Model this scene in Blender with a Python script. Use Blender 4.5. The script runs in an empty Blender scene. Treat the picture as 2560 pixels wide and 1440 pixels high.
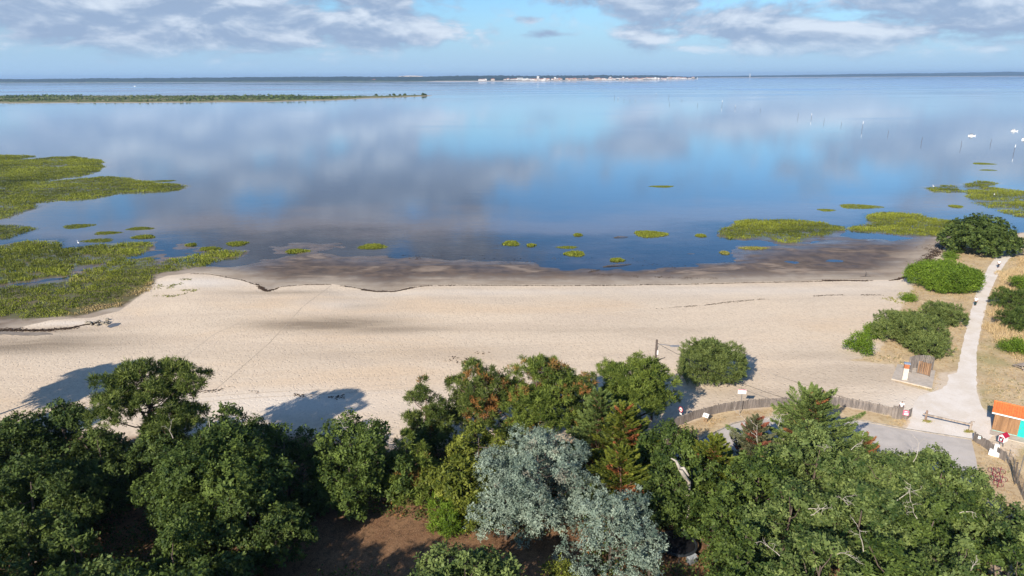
import bpy, math, random
import numpy as np
from mathutils import Vector, Matrix
from mathutils.geometry import delaunay_2d_cdt

SC = bpy.context.scene
COL = SC.collection
# ------------------------------------------------------------------ camera
F = 1707.0; CAMH = 40.0
PITCH = math.atan(529.5 / F); ROLL = math.atan(0.0045)
cam_d = bpy.data.cameras.new('camera'); cam = bpy.data.objects.new('camera', cam_d); COL.objects.link(cam)
cam_d.sensor_width = 36.0; cam_d.lens = F / 2560 * 36.0; cam_d.clip_start = 0.5; cam_d.clip_end = 200000
cam.matrix_world = Matrix.Translation((0, 0, CAMH)) @ Matrix.Rotation(math.pi/2 - PITCH, 4, 'X') @ Matrix.Rotation(-ROLL, 4, 'Z')
SC.camera = cam
SC.render.resolution_x = 1024; SC.render.resolution_y = 576
SC.view_settings.view_transform = 'Standard'; SC.view_settings.look = 'None'
SC.view_settings.exposure = 0.62; SC.view_settings.gamma = 1.0

def ray(x, y):
    u = (x - 1280) / F; v = (720 - y) / F
    c, s = math.cos(ROLL), math.sin(ROLL)
    u2 = u*c + v*s; v2 = -u*s + v*c
    return np.array([u2, math.cos(PITCH) + v2*math.sin(PITCH), -math.sin(PITCH) + v2*math.cos(PITCH)])
def at(x, y, z=0.5):                       # where the ground (or a height z) is seen in the photograph
    d = ray(x, y); t = (z - CAMH) / d[2]
    return np.array([d[0]*t, d[1]*t, z])
def far(x, D, z=0.0):                      # a point D metres ahead, in the direction of photo column x
    d = ray(x, 190); return np.array([d[0]/d[1]*D, D, z])

# ------------------------------------------------------------------ sun + sky
SUN_EL = math.radians(29); SUN_AZ = math.radians(180 + 32)       # compass-like: 0 = +Y, clockwise
sd_ = bpy.data.lights.new('sun', 'SUN'); sun = bpy.data.objects.new('sun', sd_); COL.objects.link(sun)
sd_.energy = 5.0; sd_.angle = math.radians(0.53); sd_.color = (1.0, 0.90, 0.78)
sdir = Vector((math.sin(SUN_AZ)*math.cos(SUN_EL), math.cos(SUN_AZ)*math.cos(SUN_EL), math.sin(SUN_EL)))
sun.rotation_euler = sdir.to_track_quat('Z', 'Y').to_euler()
sun.location = (0, 0, 90)

class NT:                                   # tiny node-graph helper
    def __init__(s, tree): s.t = tree; s.n = tree.nodes; s.l = tree.links
    def node(s, typ, **kw):
        n = s.n.new(typ)
        for k, v in kw.items(): setattr(n, k, v)
        return n
    def _in(s, sock, v):
        if v is None: return
        if isinstance(v, bpy.types.NodeSocket): s.l.new(v, sock)
        else: sock.default_value = v
    def m(s, op, a, b=None, c=None, clamp=False):
        n = s.node('ShaderNodeMath', operation=op, use_clamp=clamp)
        s._in(n.inputs[0], a); s._in(n.inputs[1], b); s._in(n.inputs[2], c)
        return n.outputs[0]
    def vm(s, op, a, b=None):
        n = s.node('ShaderNodeVectorMath', operation=op); s._in(n.inputs[0], a); s._in(n.inputs[1], b)
        return n.outputs[0]
    def ss(s, x, lo, hi, olo=0.0, ohi=1.0):
        n = s.node('ShaderNodeMapRange', interpolation_type='SMOOTHSTEP')
        s._in(n.inputs[0], x); s._in(n.inputs[1], lo); s._in(n.inputs[2], hi); s._in(n.inputs[3], olo); s._in(n.inputs[4], ohi)
        return n.outputs[0]
    def mix(s, f, a, b, mode='MIX'):
        n = s.node('ShaderNodeMix', data_type='RGBA', blend_type=mode)
        s._in(n.inputs[0], f)
        s._in(n.inputs[6], a if isinstance(a, bpy.types.NodeSocket) else (*a, 1) if len(a) == 3 else a)
        s._in(n.inputs[7], b if isinstance(b, bpy.types.NodeSocket) else (*b, 1) if len(b) == 3 else b)
        return n.outputs[2]
    def noise(s, vec, scale, detail=4, rough=0.55, dist=0.0, w=None):
        n = s.node('ShaderNodeTexNoise'); s._in(n.inputs['Vector'], vec)
        n.inputs['Scale'].default_value = scale; n.inputs['Detail'].default_value = detail
        n.inputs['Roughness'].default_value = rough; n.inputs['Distortion'].default_value = dist
        return n.outputs[0]
    def scale(s, vec, sx, sy, sz, off=(0, 0, 0)):
        n = s.node('ShaderNodeMapping'); s._in(n.inputs[0], vec)
        n.inputs['Scale'].default_value = (sx, sy, sz); n.inputs['Location'].default_value = off
        return n.outputs[0]
    def attr(s, name): return s.node('ShaderNodeAttribute', attribute_name=name).outputs['Fac']

W = bpy.data.worlds.new('World'); SC.world = W; W.use_nodes = True
g = NT(W.node_tree); W.node_tree.nodes.clear()
sky = g.node('ShaderNodeTexSky', sky_type='NISHITA'); sky.sun_disc = False
sky.sun_elevation = SUN_EL; sky.sun_rotation = SUN_AZ; sky.air_density = 1.0; sky.dust_density = 0.6; sky.ozone_density = 1.6; sky.altitude = 40
geo = g.node('ShaderNodeNewGeometry'); tc = g.node('ShaderNodeTexCoord')
D = tc.outputs['Generated']
sep = g.node('ShaderNodeSeparateXYZ'); g.l.new(D, sep.inputs[0])
dx, dy, dz = sep.outputs
az = g.m('MULTIPLY', g.m('ARCTAN2', dx, dy), 1.0)
el = g.m('ARCSINE', dz)
# cloud texture coordinates: azimuth and elevation, stretched sideways
cmb = g.node('ShaderNodeCombineXYZ'); g.l.new(g.m('MULTIPLY', az, 9.0), cmb.inputs[0]); g.l.new(g.m('MULTIPLY', el, 23.0), cmb.inputs[1])
cv = cmb.outputs[0]
n1 = g.noise(g.scale(cv, 1, 1, 1, (3.1, 1.7, 0)), 1.0, 7, 0.56, 0.35)
n1b = g.noise(g.scale(cv, 1, 1, 1, (3.13, 1.98, 0)), 1.0, 7, 0.56, 0.35)
n2 = g.noise(g.scale(cv, 2.6, 2.2, 1, (7.3, 2.2, 0)), 1.0, 6, 0.62, 0.4)
# soft placed masses: (x, y, rx, ry, weight) in photograph pixels; y < 0 lies above the frame
CL = [(150,45,560,78,.9),(330,105,330,32,.7),(620,80,520,65,.9),(900,110,230,30,.6),(1040,70,220,58,.75),(880,20,420,50,.6),
      (1310,63,48,12,.55),(1350,98,85,11,.5),(1620,30,230,45,.75),(1800,75,270,55,.85),(1700,128,330,20,.35),(2050,105,420,42,.75),(2330,65,330,80,.8),(2600,40,260,95,.7),
      (2000,-5,130,34,.4),(980,-60,330,95,.95),(840,-190,330,95,.9),(1050,-250,260,60,.7),(560,-30,330,90,.7),(150,-60,340,60,.5),(1600,-30,150,40,.3),(2300,-40,420,70,.34),
      (2000,-70,200,40,.2),(300,-260,300,60,.45),(1560,-40,230,40,.38),(700,-120,420,36,.7),(1300,-400,600,70,.5),(400,-420,500,70,.5)]
cov = None
for (x, y, rx, ry, w) in CL:
    a0 = math.atan((x-1280)/F); e0 = math.atan((190.5-y)/F)
    u = g.m('MULTIPLY', g.m('SUBTRACT', az, a0), F/rx); v = g.m('MULTIPLY', g.m('SUBTRACT', el, e0), F/ry)
    d2 = g.m('ADD', g.m('MULTIPLY', u, u), g.m('MULTIPLY', v, v))
    gs = g.m('MULTIPLY', g.m('EXPONENT', g.m('MULTIPLY', d2, -1.0)), w)
    cov = gs if cov is None else g.m('MAXIMUM', cov, gs)
up = g.ss(el, 0.30, 0.7, 0.0, 0.16)          # scattered cloud overhead and behind
cov = g.m('MAXIMUM', cov, up)
dens = g.m('ADD', cov, g.m('MULTIPLY', g.m('SUBTRACT', n1, 0.5), g.ss(cov, 0.0, 0.4, 0.5, 2.1)))
dens = g.m('ADD', dens, g.m('MULTIPLY', g.m('SUBTRACT', n2, 0.5), 0.8))
mask = g.ss(dens, 0.12, 0.56)
relief = g.m('ADD', g.m('MULTIPLY', g.m('SUBTRACT', n1, n1b), 2.6), g.m('ADD', g.m('MULTIPLY', n2, 0.55), 0.22))
lit = g.ss(g.m('SUBTRACT', relief, g.m('MULTIPLY', dens, 0.10)), 0.22, 0.95)
dark = g.ss(el, 0.07, 0.19)
ccol = g.mix(lit, g.mix(dark, (2.5, 3.3, 4.75), (1.95, 2.15, 2.8)), g.mix(dark, (5.5, 6.1, 7.0), (4.0, 4.3, 5.0)))
skyc = g.mix(1.0, sky.outputs[0], (0.54, 0.80, 1.06), 'MULTIPLY')
mist = g.ss(el, 0.0, 0.12, 0.9, 0.0)
skyc = g.mix(mist, skyc, (3.15, 4.7, 6.6))
cloudy = g.mix(g.m('MULTIPLY', mask, g.ss(el, 0.005, 0.05, 0.25, 0.92)), skyc, ccol)
bg = g.node('ShaderNodeBackground'); g.l.new(cloudy, bg.inputs[0]); bg.inputs[1].default_value = 0.088
wo = g.node('ShaderNodeOutputWorld'); g.l.new(bg.outputs[0], wo.inputs[0])

HAZE = 5.5e-5
# ------------------------------------------------------------------ general helpers
def tag(o, label=None, cat=None, group=None, kind=None):
    if label: o['label'] = label
    if cat: o['category'] = cat
    if group: o['group'] = group
    if kind: o['kind'] = kind
    return o
def empty(name, loc=(0, 0, 0), rz=0.0, label=None, cat=None, group=None):
    o = bpy.data.objects.new(name, None); COL.objects.link(o); o.location = loc; o.rotation_euler = (0, 0, rz)
    o.empty_display_size = 0.3
    return tag(o, label, cat, group)
def link_mesh(name, me, mat, parent=None, smooth=False):
    o = bpy.data.objects.new(name, me); COL.objects.link(o)
    if mat is not None: me.materials.append(mat)
    if parent is not None: o.parent = parent
    if smooth: me.shade_smooth()
    return o
def np_mesh(name, V, Fq, k=4, attrs=None):
    """V (n,3); Fq (m,k) int; attrs {name: (domain, array)}"""
    me = bpy.data.meshes.new(name); V = np.asarray(V, np.float32); Fq = np.asarray(Fq, np.int32)
    me.vertices.add(len(V)); me.vertices.foreach_set('co', V.ravel())
    me.loops.add(Fq.size); me.loops.foreach_set('vertex_index', Fq.ravel())
    me.polygons.add(len(Fq)); me.polygons.foreach_set('loop_start', np.arange(0, Fq.size, k, dtype=np.int32))
    me.update(calc_edges=True)
    for n, (dom, arr) in (attrs or {}).items():
        a = me.attributes.new(n, 'FLOAT', dom); a.data.foreach_set('value', np.asarray(arr, np.float32))
    return me
def np_append(V1, F1, V2, F2): return np.vstack([V1, V2]), np.vstack([F1, F2 + len(V1)])

class MB:                                   # collects faces, builds ONE mesh
    def __init__(s): s.v = []; s.f = []
    def add(s, vs, fs):
        b = len(s.v); s.v += [tuple(v) for v in vs]; s.f += [tuple(i + b for i in f) for f in fs]; return s
    def box(s, c, d, rz=0.0, M=None):
        x, y, z = d[0]/2, d[1]/2, d[2]/2
        R = M if M is not None else Matrix.Rotation(rz, 3, 'Z')
        vs = [Vector(c) + R @ Vector(p) for p in ((-x,-y,-z),(x,-y,-z),(x,y,-z),(-x,y,-z),(-x,-y,z),(x,-y,z),(x,y,z),(-x,y,z))]
        return s.add(vs, ((0,3,2,1),(4,5,6,7),(0,1,5,4),(1,2,6,5),(2,3,7,6),(3,0,4,7)))
    def tube(s, pts, rad, n=7, cap=True):
        pts = [Vector(p) for p in pts]
        if not hasattr(rad, '__len__'): rad = [rad]*len(pts)
        vs = []; fs = []
        for i, p in enumerate(pts):
            t = (pts[min(i+1, len(pts)-1)] - pts[max(i-1, 0)])
            t = t.normalized() if t.length > 1e-6 else Vector((0,0,1))
            a = t.cross(Vector((0,0,1)) if abs(t.z) < 0.9 else Vector((1,0,0))).normalized(); b = t.cross(a)
            for k in range(n):
                q = 2*math.pi*k/n; vs.append(p + (a*math.cos(q) + b*math.sin(q))*rad[i])
        for i in range(len(pts)-1):
            for k in range(n):
                fs.append((i*n+k, i*n+(k+1)%n, (i+1)*n+(k+1)%n, (i+1)*n+k))
        if cap: fs.append(tuple(range(n))[::-1]); fs.append(tuple((len(pts)-1)*n + k for k in range(n)))
        return s.add(vs, fs)
    def prism(s, poly, z0, z1):
        n = len(poly); vs = [(p[0], p[1], z0) for p in poly] + [(p[0], p[1], z1) for p in poly]
        fs = [tuple(range(n))[::-1], tuple(range(n, 2*n))] + [(i, (i+1)%n, n+(i+1)%n, n+i) for i in range(n)]
        return s.add(vs, fs)
    def build(s, name, mat, parent=None, smooth=False):
        me = bpy.data.meshes.new(name); me.from_pydata(s.v, [], s.f); me.update()
        return link_mesh(name, me, mat, parent, smooth)

def polyline(pts, step):
    out = [np.array(pts[0], float)]
    for a, b in zip(pts[:-1], pts[1:]):
        a = np.array(a, float); b = np.array(b, float); n = max(1, int(np.linalg.norm(b-a)/step))
        for i in range(1, n+1): out.append(a + (b-a)*i/n)
    return np.array(out)
def sdist(x, y, poly):
    """signed distance in metres, positive inside the closed polygon"""
    P = np.array([p[:2] for p in poly]); d = np.full(x.shape, 1e18); ins = np.zeros(x.shape, bool)
    for i in range(len(P)):
        a = P[i]; b = P[(i+1) % len(P)]; e = b - a; L = e @ e + 1e-9
        t = np.clip(((x-a[0])*e[0] + (y-a[1])*e[1]) / L, 0, 1)
        d = np.minimum(d, (x-a[0]-t*e[0])**2 + (y-a[1]-t*e[1])**2)
        c = ((a[1] > y) != (b[1] > y)); xi = a[0] + (y-a[1])*e[0]/(e[1] if abs(e[1]) > 1e-9 else 1e-9)
        ins ^= c & (x < xi)
    return np.where(ins, 1, -1)*np.sqrt(d)
_r = np.random.default_rng(5)
_w = [( _r.normal(size=(14, 2)), _r.uniform(0, 6.28, 14)) for _ in range(4)]
def wnoise(x, y, scale, k=0):               # smooth random waves about -1..1
    K, ph = _w[k]; o = 0
    for i in range(14): o = o + np.sin((x*K[i,0] + y*K[i,1])/scale + ph[i])
    return o / 4.0
def px(*pts, z=0.3): return [tuple(at(a, b, z)) for a, b in pts]
def sstep(x, a, b):
    t = np.clip((x-a)/(b-a), 0, 1); return t*t*(3-2*t)

# ------------------------------------------------------------------ outlines (read off the photograph, laid on the ground)
LAND_W = px((-500,640),(-100,700),(150,700),(250,672),(390,640),(470,655),(560,664),(660,645),(760,628),(860,632),(960,640),(1100,640),(1300,646),(1500,652),
            (1700,652),(1790,640),(1850,615),(1950,606),(2060,598),(2130,590),(2230,598),(2330,592),(2390,584),(2480,584),(2560,574),(2750,560), z=0) + [(700,230),(700,-300),(-700,-300),(-700,170)]
WRACK = px((390,700),(420,690),(480,683),(520,682),(560,690),(610,700),(645,712),(668,728),(700,717),(760,712),(830,711),(890,719),(940,727),(985,727),(1020,719),(1060,713),
           (1150,711),(1280,712),(1400,713),(1560,711),(1700,709),(1900,704),(2100,700),(2230,699),(2262,692),(2290,672),(2320,645),(2355,615),(2378,600), z=0.1)
LAND_B = px((-500,850),(0,838),(60,815),(130,800),(230,795),(300,778),(350,740),(380,712), z=0.1) + WRACK + px((2400,596),(2470,592),(2560,582),(2750,568), z=0.1) + [(700,225),(700,-300),(-700,-300),(-700,90)]
MARSH = {
 'strip': px((-500,387),(60,388),(92,391),(45,399),(-500,405), z=0),
 'spit': px((-500,407),(60,399),(130,392),(185,391),(262,401),(255,412),(262,417),(245,430),(200,441),(140,448),(92,457),(150,452),(250,442),(330,444),(345,450),(400,456),(440,459),(472,466),
            (445,477),(380,481),(300,484),(250,494),(190,500),(150,501),(130,505),(95,507),(98,522),(50,534),(0,547),(-500,566), z=0),
 'tongue': px((-500,567),(30,563),(85,572),(45,587),(-10,600),(-500,625), z=0),
 'bank': px((-500,640),(0,612),(60,602),(145,599),(148,622),(200,617),(300,607),(388,604),(372,626),(300,648),(200,668),(160,690),(60,703),(-40,715),(-500,740), z=0.1),
 'meadow': px((-500,745),(-40,722),(60,712),(165,698),(250,664),(330,648),(392,638),(380,672),(384,712),(350,738),(300,766),(200,788),(60,797),(-60,792),(-500,830), z=0.2),
 'ledge': px((385,668),(430,645),(500,634),(610,626),(598,640),(520,654),(460,668),(430,680),(390,684), z=0.1),
 'isle': px((1798,592),(1815,572),(1845,556),(1880,549),(1930,551),(1990,549),(2045,558),(2108,568),(2080,590),(2035,594),(1990,610),(1950,606),(1900,597),(1840,598), z=0),
 'islet': px((2118,572),(2150,563),(2172,553),(2168,536),(2220,530),(2290,536),(2345,550),(2400,556),(2400,590),(2330,592),(2250,588),(2190,582),(2140,578), z=0),
 'tip': px((2308,469),(2350,463),(2395,465),(2412,477),(2380,483),(2335,479), z=0),
 'flat': px((2398,466),(2440,452),(2500,457),(2470,466),(2520,474),(2600,484),(2750,500),(2750,570),(2600,552),(2540,540),(2480,520),(2430,503),(2415,480), z=0),
}
DRY = px((2105,905),(2150,900),(2200,880),(2235,800),(2275,735),(2290,700),(2350,650),(2385,615),(2420,605),(2470,612),(2560,590),(3600,580),(3900,1000),(2560,1060),(2500,1060),(2470,1035),(2452,1020),(2442,985),(2440,950),(2420,940),(2394,935),(2350,938),(2330,985),(2230,960),(2235,915)) 
DRY2 = px((1670,1085),(1730,1054),(1770,1042),(1850,1027),(1950,1019),(2060,1014),(2150,1027),(2250,1047),(2268,1056),(2258,1074),(2160,1058),(1990,1046),(1900,1049),(1830,1064),(1760,1096),(1700,1130))
DRY3 = px((2410,1108),(2440,1100),(2480,1125),(2520,1152),(2560,1120),(3600,1160),(3600,1600),(2440,1400),(2420,1180))
FOREST = [(-700, 66)] + px((-300,1040),(0,1070),(300,1100),(640,1085),(820,1095),(1000,1120),(1230,1118),(1400,1100),(1560,1098),(1660,1110),(1720,1150),(2380,1180),(2430,1300),(2500,1440)) + [(60,-300),(-700,-300)]
ZONES = {}
def height(x, y):
    x = np.asarray(x, float); y = np.asarray(y, float)
    w = sdist(x, y, LAND_W); b = sdist(x, y, LAND_B)
    n = wnoise(x, y*1.5, 7.0, 0)*0.045 + wnoise(x, y*2.2, 2.2, 1)*0.026 + wnoise(x, y*1.3, 19.0, 2)*0.04
    near = sstep(b, 22, 4)
    h = np.where(w > 0, np.minimum(0.012*w, 0.10), np.maximum(np.maximum(0.0065*w, -.2) + np.minimum(0.012*(w+24), 0), -0.9)) + n*near
    h = h + 0.42*sstep(b, -1, 16) + np.where(w > 0, .05*sstep(b, -16, -5)*sstep(w, 0, 6), 0)
    m = np.full(x.shape, -1e9)
    for k, p in MARSH.items():
        m = np.maximum(m, sdist(x, y, p))
    mh = sstep(m, -3.0, 1.5)
    h = np.where(b < 3, h*(1-mh) + mh*np.maximum(h, 0.07 + 0.05*wnoise(x, y, 4.5, 3) + 0.03*wnoise(x, y, 1.8, 1)), h)
    far_ = sstep(y, 420, 900); h = h*(1-far_) - 1.2*far_
    return h, w, b, m
# tensor grid, fine near the shore and growing outwards
def axis(fine0, fine1, step, lo, hi, gr):
    a = list(np.arange(fine0, fine1, step)); s = step; v = a[-1]
    while v < hi: s *= gr; v += s; a.append(v)
    s = step; v = a[0]; pre = []
    while v > lo: s *= gr; v -= s; pre.append(v)
    return np.array(pre[::-1] + a)
XA = axis(-110, 135, 0.65, -60000, 60000, 1.05)
YA = axis(58, 205, 0.42, -400, 80000, 1.03)
def grid(xa, ya):
    X, Y = np.meshgrid(xa, ya); nx, ny = len(xa), len(ya)
    i = np.arange(nx*ny).reshape(ny, nx)
    return X.ravel(), Y.ravel(), np.stack([i[:-1,:-1].ravel(), i[:-1,1:].ravel(), i[1:,1:].ravel(), i[1:,:-1].ravel()], 1)
GX, GY, GF = grid(XA, YA)
GH, Gw, Gb, Gm = height(GX, GY)
damp = np.zeros_like(GX)
for (x, y, rx, ry, w) in [(820,812,190,17,1.05),(960,825,190,12,.6),(60,862,260,28,.8),(130,825,170,10,.5),(1000,885,500,22,.22),(700,730,120,6,.5),(1500,830,420,16,.18),(2150,940,170,26,.45),(1950,1000,200,24,.35),(900,770,60,10,.35),(2050,890,130,14,.25)]:
    c = at(x, y, .4); a = at(x+rx, y, .4); b2 = at(x, y+ry, .4)
    damp = np.maximum(damp, w*np.exp(-(((GX-c[0])/(a[0]-c[0]))**2 + ((GY-c[1])/(c[1]-b2[1]))**2)))
pale = np.zeros_like(GX)
for (x, y, rx, ry, w) in [(500,705,120,14,1.),(2240,705,90,14,.7),(700,1010,330,40,.9),(1900,725,400,14,.6),(860,765,90,14,.6),(170,805,90,7,.8),(2330,1020,140,40,1.),(1200,730,400,10,.5)]:
    c = at(x, y, .4); a = at(x+rx, y, .4); b2 = at(x, y+ry, .4)
    pale = np.maximum(pale, w*np.exp(-(((GX-c[0])/(a[0]-c[0]))**2 + ((GY-c[1])/(c[1]-b2[1]))**2)))
dry = np.maximum(np.maximum(sdist(GX, GY, DRY), sdist(GX, GY, DRY2)), sdist(GX, GY, DRY3))
forest = sdist(GX, GY, FOREST)

# ------------------------------------------------------------------ materials
def newmat(name):
    m = bpy.data.materials.new(name); m.use_nodes = True; m.node_tree.nodes.clear()
    q = NT(m.node_tree); out = q.node('ShaderNodeOutputMaterial'); return m, q, out
def pbsdf(q, col, rough=0.8, spec=0.3, metal=0.0, normal=None):
    b = q.node('ShaderNodeBsdfPrincipled')
    q._in(b.inputs['Base Color'], col if isinstance(col, bpy.types.NodeSocket) else (*col, 1))
    q._in(b.inputs['Roughness'], rough); q._in(b.inputs['Specular IOR Level'], spec); b.inputs['Metallic'].default_value = metal
    if normal is not None: q.l.new(normal, b.inputs['Normal'])
    return b.outputs[0]
def bump(q, h, strength, dist):
    n = q.node('ShaderNodeBump'); n.inputs['Strength'].default_value = strength; n.inputs['Distance'].default_value = dist
    q.l.new(h, n.inputs['Height']); return n.outputs[0]
def simple(name, c1, c2=None, scale=4.0, rough=0.75, spec=0.3, metal=0.0, stretch=(1,1,1), bmp=0.0):
    m, q, out = newmat(name); tc = q.node('ShaderNodeTexCoord')
    v = q.scale(tc.outputs['Object'], *stretch)
    n = q.noise(v, scale, 5, 0.6)
    c2 = c2 or tuple(x*0.72 for x in c1)
    col = q.mix(q.ss(n, 0.32, 0.68), c1, c2)
    nrm = bump(q, n, 0.5, bmp) if bmp else None
    q.l.new(pbsdf(q, col, rough, spec, metal, nrm), out.inputs[0]); return m

def ground_mat():
    m, q, out = newmat('ground'); gm = q.node('ShaderNodeNewGeometry'); P = gm.outputs['Position']
    w, b, ms, dr, fo, dm, pl = [q.attr(a) for a in ('wet', 'beach', 'marsh', 'dry', 'forest', 'damp', 'pale')]
    nB = q.noise(P, 0.06, 5, 0.6); nM = q.noise(P, 0.35, 6, 0.6); nS = q.noise(P, 2.3, 4, 0.6); nF = q.noise(P, 9.0, 3, 0.6)
    st = q.noise(q.scale(P, 0.035, 0.22, 1), 1.0, 6, 0.62, 0.8)
    vo = q.node('ShaderNodeTexVoronoi'); vo.inputs['Scale'].default_value = 1.9; q.l.new(P, vo.inputs['Vector'])
    foot = q.ss(vo.outputs['Distance'], 0.05, 0.32)
    def edge(a, amp, lo, hi): return q.ss(q.m('ADD', a, q.m('MULTIPLY', q.m('SUBTRACT', nM, 0.5), amp)), lo, hi)
    # dry sand
    sand = q.mix(q.ss(nB, 0.35, 0.65), (0.635, 0.53, 0.405), (0.675, 0.555, 0.415))
    wm = q.noise(q.scale(P, 0.022, 0.045, 1, (2, 5, 0)), 1.0, 4, 0.6, 0.6); sand = q.mix(q.m('MULTIPLY', q.ss(wm, 0.46, 0.66), 0.75), sand, (0.64, 0.49, 0.335))
    sand = q.mix(q.m('MULTIPLY', q.ss(q.noise(P, 0.75, 6, 0.7, 1.5), 0.5, 0.75), 0.4), sand, (0.46, 0.37, 0.275))
    sand = q.mix(q.ss(st, 0.42, 0.72), sand, (0.59, 0.485, 0.37))
    sand = q.mix(q.m('MULTIPLY', q.ss(nS, 0.35, 0.75), 0.35), sand, (0.36, 0.28, 0.2))
    sand = q.mix(q.m('MULTIPLY', foot, -0.35), sand, sand)
    sand = q.mix(q.m('MULTIPLY', q.m('SUBTRACT', 1.0, foot), 0.34), sand, (0.33, 0.26, 0.19))
    sand = q.mix(q.m('MULTIPLY', pl, 0.8), sand, (0.70, 0.63, 0.54))
    dmn = q.m('MULTIPLY', dm, q.ss(st, 0.25, 0.6, 0.55, 1.3))
    sand = q.mix(dmn, sand, (0.27, 0.215, 0.155))
    # damp fringe just below the wrack line, wet mud beyond
    dampc = q.mix(q.ss(st, 0.35, 0.65), (0.40, 0.34, 0.27), (0.31, 0.25, 0.19))
    mud = q.mix(q.ss(nM, 0.35, 0.65), (0.075, 0.054, 0.040), (0.145, 0.102, 0.070))
    mst = q.noise(q.scale(P, 0.05, 0.16, 1, (4, 9, 0)), 1.0, 6, 0.6, 1.2)
    mud = q.mix(q.m('MULTIPLY', q.ss(mst, 0.54, 0.68), 0.75), mud, (0.30, 0.23, 0.17))
    mudf = edge(q.m('MULTIPLY', b, -1.0), 9.0, 0.0, 9.0)
    low = q.mix(mudf, dampc, mud)
    uw = q.ss(w, -22.0, -4.0)
    low = q.mix(uw, (0.10, 0.078, 0.055), low)
    onb = edge(b, 0.9, -0.25, 0.25)
    col = q.mix(onb, low, sand)
    mar = edge(ms, 4.0, -0.8, 0.8)
    marc = q.mix(q.ss(nM, 0.38, 0.6), (0.10, 0.105, 0.03), (0.125, 0.10, 0.055))
    col = q.mix(q.m('MULTIPLY', mar, q.ss(b, 1.5, -0.5)), col, marc)
    # dry grass
    dg = q.mix(q.ss(nM, 0.35, 0.62), (0.46, 0.35, 0.215), (0.55, 0.43, 0.265))
    dg = q.mix(q.m('MULTIPLY', q.ss(nS, 0.45, 0.7), 0.6), dg, (0.30, 0.19, 0.10))
    dg = q.mix(q.m('MULTIPLY', q.ss(nB, 0.52, 0.68), 0.6), dg, (0.26, 0.25, 0.10))
    col = q.mix(edge(dr, 2.4, -0.3, 0.5), col, dg)
    ff = q.mix(q.ss(nM, 0.35, 0.65), (0.145, 0.078, 0.043), (0.215, 0.125, 0.068))
    ff = q.mix(q.m('MULTIPLY', q.ss(nF, 0.5, 0.62), 0.5), q.mix(q.m('MULTIPLY', q.ss(nS, 0.45, 0.65), 0.7), ff, (0.075, 0.045, 0.026)), (0.36, 0.22, 0.12))
    col = q.mix(edge(fo, 5.0, -1.0, 2.0), col, ff)
    hgt = q.m('ADD', q.m('MULTIPLY', foot, 0.6), q.m('ADD', q.m('MULTIPLY', nS, 0.7), q.m('MULTIPLY', nF, 0.2)))
    bs = q.node('ShaderNodeBump'); bs.inputs['Distance'].default_value = 0.16
    q.l.new(hgt, bs.inputs['Height']); q._in(bs.inputs['Strength'], q.m('MULTIPLY', q.ss(b, -3.0, 2.0, 0.10, 0.55), q.m('SUBTRACT', 1.0, q.m('MULTIPLY', q.ss(q.m('MAXIMUM', fo, dr), -1.5, 1.5), 0.75))))
    ro = q.m('MINIMUM', q.m('ADD', q.ss(w, 1.0, 16.0, 0.16, 0.62), q.m('MULTIPLY', q.ss(mst, .42, .62), .25)), 0.9)
    ro = q.m('MAXIMUM', ro, q.ss(b, -8.0, -1.0, 0.0, 0.9))
    q.l.new(pbsdf(q, col, ro, q.ss(b, -10, 0, 0.5, 0.12), 0.0, bs.outputs[0]), out.inputs[0]); return m

me = np_mesh('ground', np.stack([GX, GY, GH], 1), GF, 4, {'wet': ('POINT', Gw), 'beach': ('POINT', Gb), 'marsh': ('POINT', Gm), 'dry': ('POINT', dry), 'forest': ('POINT', forest), 'damp': ('POINT', damp), 'pale': ('POINT', pale)})
tag(link_mesh('ground', me, ground_mat(), smooth=True), kind='structure')

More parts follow.
